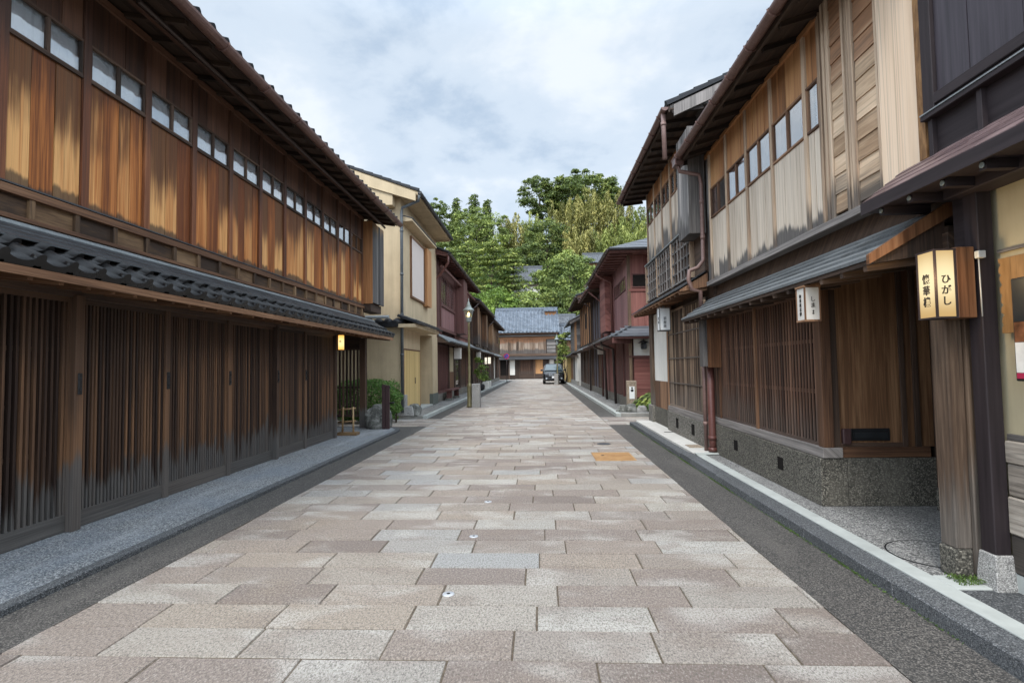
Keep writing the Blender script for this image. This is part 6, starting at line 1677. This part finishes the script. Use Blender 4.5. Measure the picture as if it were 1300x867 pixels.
# skyline and hillside, left to right
broadleaf(552, 249, 44, 118, 'dark spreading tree peeping above the yellow house roof', 'leaf_dark', .7, 40)
broadleaf(604, 264, 92, 122, 'large rounded green tree on the left of the hillside', 'leaf_mid', .85, 80, 70, .42)
cedar(579, 252, 26, 128, 'dark cedar tip on the skyline, leftmost of the three')
cedar(601, 247, 30, 130, 'dark cedar tip on the skyline, middle of the three')
cedar(618, 254, 26, 128, 'dark cedar tip on the skyline, right of the three')
broadleaf(577, 318, 60, 108, 'green leafy tree behind the roof ends of the left row', 'leaf_mid', .9, 50)
broadleaf(558, 300, 40, 96, 'dark green tree rising just above the gutter of the yellow house', 'leaf_dark', .9, 36)
pine(590, 308, 62, 96, 'pine with yellow-green layered pads, leftmost of the hillside pines')
pine(622, 302, 66, 93, 'pine with broad bright pads, middle of the hillside pines', levels=10)
pine(648, 318, 54, 95, 'pine beside the white hillside building, right of the hillside pines')
bamboo(648, 270, 34, 128, 'narrow olive bamboo clump between the rounded tree and the dark layered tree', 'leaf_bamboo', 16)
bamboo(675, 272, 36, 132, 'olive bamboo clump low on the skyline under the big tree', 'leaf_bamboo_g', 16)
broadleaf(694, 277, 62, 112, 'dark layered tree in the middle of the hillside', 'leaf_dark', .85, 60, 66)
broadleaf(668, 305, 50, 106, 'dark green tree behind the grey hillside roof', 'leaf_dark', .9, 46)
broadleaf(738, 221, 112, 150, 'huge dark crowned tree on top of the hill', 'leaf_dark', .66, 150, 84, .6)
broadleaf(684, 222, 56, 148, 'open airy crown on the left shoulder of the huge hilltop tree', 'leaf_dark', .62, 70, 60, .5, sparse=.5)
bamboo(716, 250, 44, 122, 'tall golden bamboo plume left of centre on the hill', 'leaf_bamboo', 26)
bamboo(748, 238, 48, 124, 'tallest golden bamboo plume under the hilltop tree', 'leaf_bamboo', 28)
bamboo(780, 240, 46, 122, 'golden bamboo plume right of the tallest one', 'leaf_bamboo', 28)
bamboo(806, 262, 46, 118, 'yellow-green bamboo plume above the right row of roofs', 'leaf_bamboo_g', 26)
bamboo(782, 284, 56, 102, 'bright yellow-green bamboo lower on the slope above the hipped roof', 'leaf_bamboo_g', 28)
bamboo(815, 290, 50, 96, 'bright bamboo at the far right of the hillside beside the tall house', 'leaf_bamboo_g', 24)
bamboo(738, 288, 50, 108, 'shaded bamboo thicket behind the bright maple', 'leaf_bamboo', 24)
broadleaf(722, 317, 84, 84, 'bright green maple on the slope above the end house', 'leaf_mid', .95, 86, 66, .34)
broadleaf(682, 340, 38, 88, 'small round tree in front of the white hillside building', 'leaf_mid', .95, 36, 56, .32)
broadleaf(630, 361, 70, 77, 'low bright green spreading tree above the left end of the end house', 'leaf_bright', .95, 60, 66, .30)
broadleaf(668, 368, 60, 78, 'low leafy tree right above the ridge of the end house', 'leaf_mid', .95, 50, 62, .30)
broadleaf(700, 366, 60, 79, 'dark leafy tree behind the ridge end of the end house', 'leaf_dark', .95, 50, 62, .30)
broadleaf(736, 362, 50, 78, 'dark green tree between the end house and the right row', 'leaf_dark', .95, 44, 62, .30)
broadleaf(610, 366, 36, 80, 'bright low tree at the roof ends of the left row', 'leaf_bright', .95, 36, 56, .3)
# unbroken undergrowth between the trees
q = []; rr = []
for i in range(420):
    x, y = NR.uniform(-60, 70), NR.uniform(77, 165); q.append((x, y, hill_h(x, y) + NR.uniform(.5, 3.5))); rr.append(NR.uniform(1.2, 2.6))
C_, N_, T_ = clumps(q, rr, 46, .9)
o = cards('woodland', C_, N_, .5, T_ * .8, W['leaf_dark'], None, kind='stuff'); o['label'] = 'dense dark undergrowth covering the hillside between the trees'
# garden tree by the far right wall
t = thing('garden_tree', 'small bushy garden tree between the black car and the gabled house', 'tree', (2.22, 46.35, .05))
trunk(t, (2.22, 46.35, .05), (2.22, 46.35, 3.4), .06, 5, .5)
c = [(2.15 + NR.uniform(-.5, .42), 46.35 + NR.uniform(-.35, .25), z) for z in NR.uniform(1.75, 4.3, 26)]
C_, N_, T_ = clumps(c, [.3] * 26, 50, .8); cards('crown', C_, N_, .10, T_, W['leaf_mid'], t)
# hedge behind the porch
t = thing('hedge_bush', 'clipped green hedge bush at the mouth of the left lane', 'shrub', (-4.6, 14.75, 0))
n = 15000
u = NR.uniform(-1, 1, (n * 3, 3)); q = (np.abs(u) ** 3.2).sum(1) ** (1 / 3.2)
lump = 1 + .06 * np.sin(u[:, 0] * 9 + 1) * np.sin(u[:, 1] * 7) + .05 * np.sin(u[:, 2] * 11 + u[:, 0] * 13)
k = (q < lump) & (q > lump * NR.uniform(.55, .95, n * 3)); u = u[k][:n]
P = np.array([-4.82, 14.75, .62]) + u * np.array([.98, .40, .60]); P = P[P[:, 2] > .05]; u = (P - np.array([-4.82, 14.75, .62])) / np.array([.98, .40, .60])
cards('foliage', P, u + np.array([0, -.1, .3]), .026, NR.uniform(0, .6, len(P)) + .4 * (np.sin(P[:, 0] * 23) * np.sin(P[:, 2] * 19 + P[:, 1] * 9) * .5 + .5), W['leaf_hedge'], t, .6, .8)
m = MB()
for k in range(7): m.tube([(-5.5 + .25 * k, 14.75, 0), (-5.45 + .25 * k, 14.8, .9)], [.025, .01], 6)
m.build('stems', W['bark'], t)
# potted tree on the left
t = thing('potted_plant', 'leafy potted tree in a dark round pot by the brown house', 'potted plant', (-3.62, 32.2, .09))
m = MB(); m.lathe((-3.62, 32.2, .09), [(.20, 0), (.30, .12), (.32, .30), (.27, .40), (.24, .40), (.22, .34), (0, .34)], 16); m.build('pot', W['tile'], t)
trunk(t, (-3.62, 32.2, .4), (-3.55, 32.2, 1.75), .025, 6, .3)
c = [(-3.55 + NR.uniform(-.28, .32), 32.2 + NR.uniform(-.3, .3), z) for z in NR.uniform(.75, 2.05, 24)]
C_, N_, T_ = clumps(c, [.2] * 24, 44, .9); cards('foliage', C_, N_, .06, T_, W['leaf_bright'], t, .4)
for (x, y, lb, mt) in ((-3.5, 34.6, 'white square planter with small plant, nearest of the planters by the left houses', 'leaf_mid'), (-3.55, 37.0, 'white square planter with low greenery, farther along the left houses', 'leaf_dark')):
    t = thing('planter', lb, 'planter', (x, y, .09)); m = MB(); m.box(x - .18, x + .18, y - .18, y + .18, .09, .55); m.build('box', W['white'], t, bevel=.015)
    c = [(x + NR.uniform(-.15, .15), y + NR.uniform(-.15, .15), .6 + NR.uniform(0, .2)) for _ in range(8)]; C_, N_, T_ = clumps(c, [.1] * 8, 30); cards('foliage', C_, N_, .04, T_, W[mt], t)
# plants at the red corner house
def leafy(label, x, y, w_, h, n, mat, size, asp=.45):
    t = thing('leafy_plant', label, 'plant', (x, y, .09))
    m = MB(); P, N_, L_ = [], [], []
    for i in range(n):
        a = NR.uniform(0, 6.283); q = w_ * math.sqrt(NR.uniform(0, 1)); z = .09 + h * NR.uniform(.25, 1) * (1 - .4 * q / w_)
        P.append((x + math.cos(a) * q, y + math.sin(a) * q * .7, z)); N_.append((math.cos(a) * .5, math.sin(a) * .5 - .3, .8)); L_.append((math.cos(a), math.sin(a), -.2))
        if i % 5 == 0: m.tube([(x, y, .08), P[-1]], [.008, .004], 5)
    m.build('stems', W['leaf_hedge'], t); cards('leaves', P, N_, size, NR.uniform(0, 1, n), W[mat], t, asp, .35, L_)
leafy('big-leaved dark green plant at the foot of the red wall, right side', 3.38, 16.75, .36, .62, 95, 'leaf_mid', .13, .5)
leafy('small yellow-green plant between the tan pillar and the big-leaved plant', 3.02, 16.75, .22, .38, 90, 'leaf_bright', .06, .35)
leafy('low plant at the front of the bed by the tall house corner', 3.46, 16.35, .26, .36, 70, 'leaf_hedge', .10, .5)
# moss tufts at the gate posts
P = np.stack([NR.uniform(2.60, 2.80, 420), NR.uniform(3.54, 3.68, 420), .095 + NR.uniform(0, .03, 420)], 1)
o = cards('moss', P, np.tile([0, -.3, 1.0], (420, 1)), .012, NR.uniform(0, 1, 420), W['moss'], None, .3, .6, np.tile([0, 0, 1.0], (420, 1)), kind='stuff'); o['label'] = 'green moss tufts at the foot of the gate posts'

n = 2600
yy = np.concatenate([NR.uniform(3.0, 13.4, n // 2), NR.choice([4.1, 5.0, 6.6, 7.1, 8.3, 8.6, 9.4, 10.6, 11.8], n - n // 2) + NR.normal(0, .14, n - n // 2)])
P = np.stack([2.212 + NR.normal(0, .007, n), yy, NR.uniform(.0, .012, n)], 1)
o = cards('moss', P, np.tile([-.4, 0, 1.0], (n, 1)), .009, NR.uniform(0, .7, n), W['moss'], None, .4, .6, kind='stuff'); o['label'] = 'thin line of moss in the gutter along the right kerb'
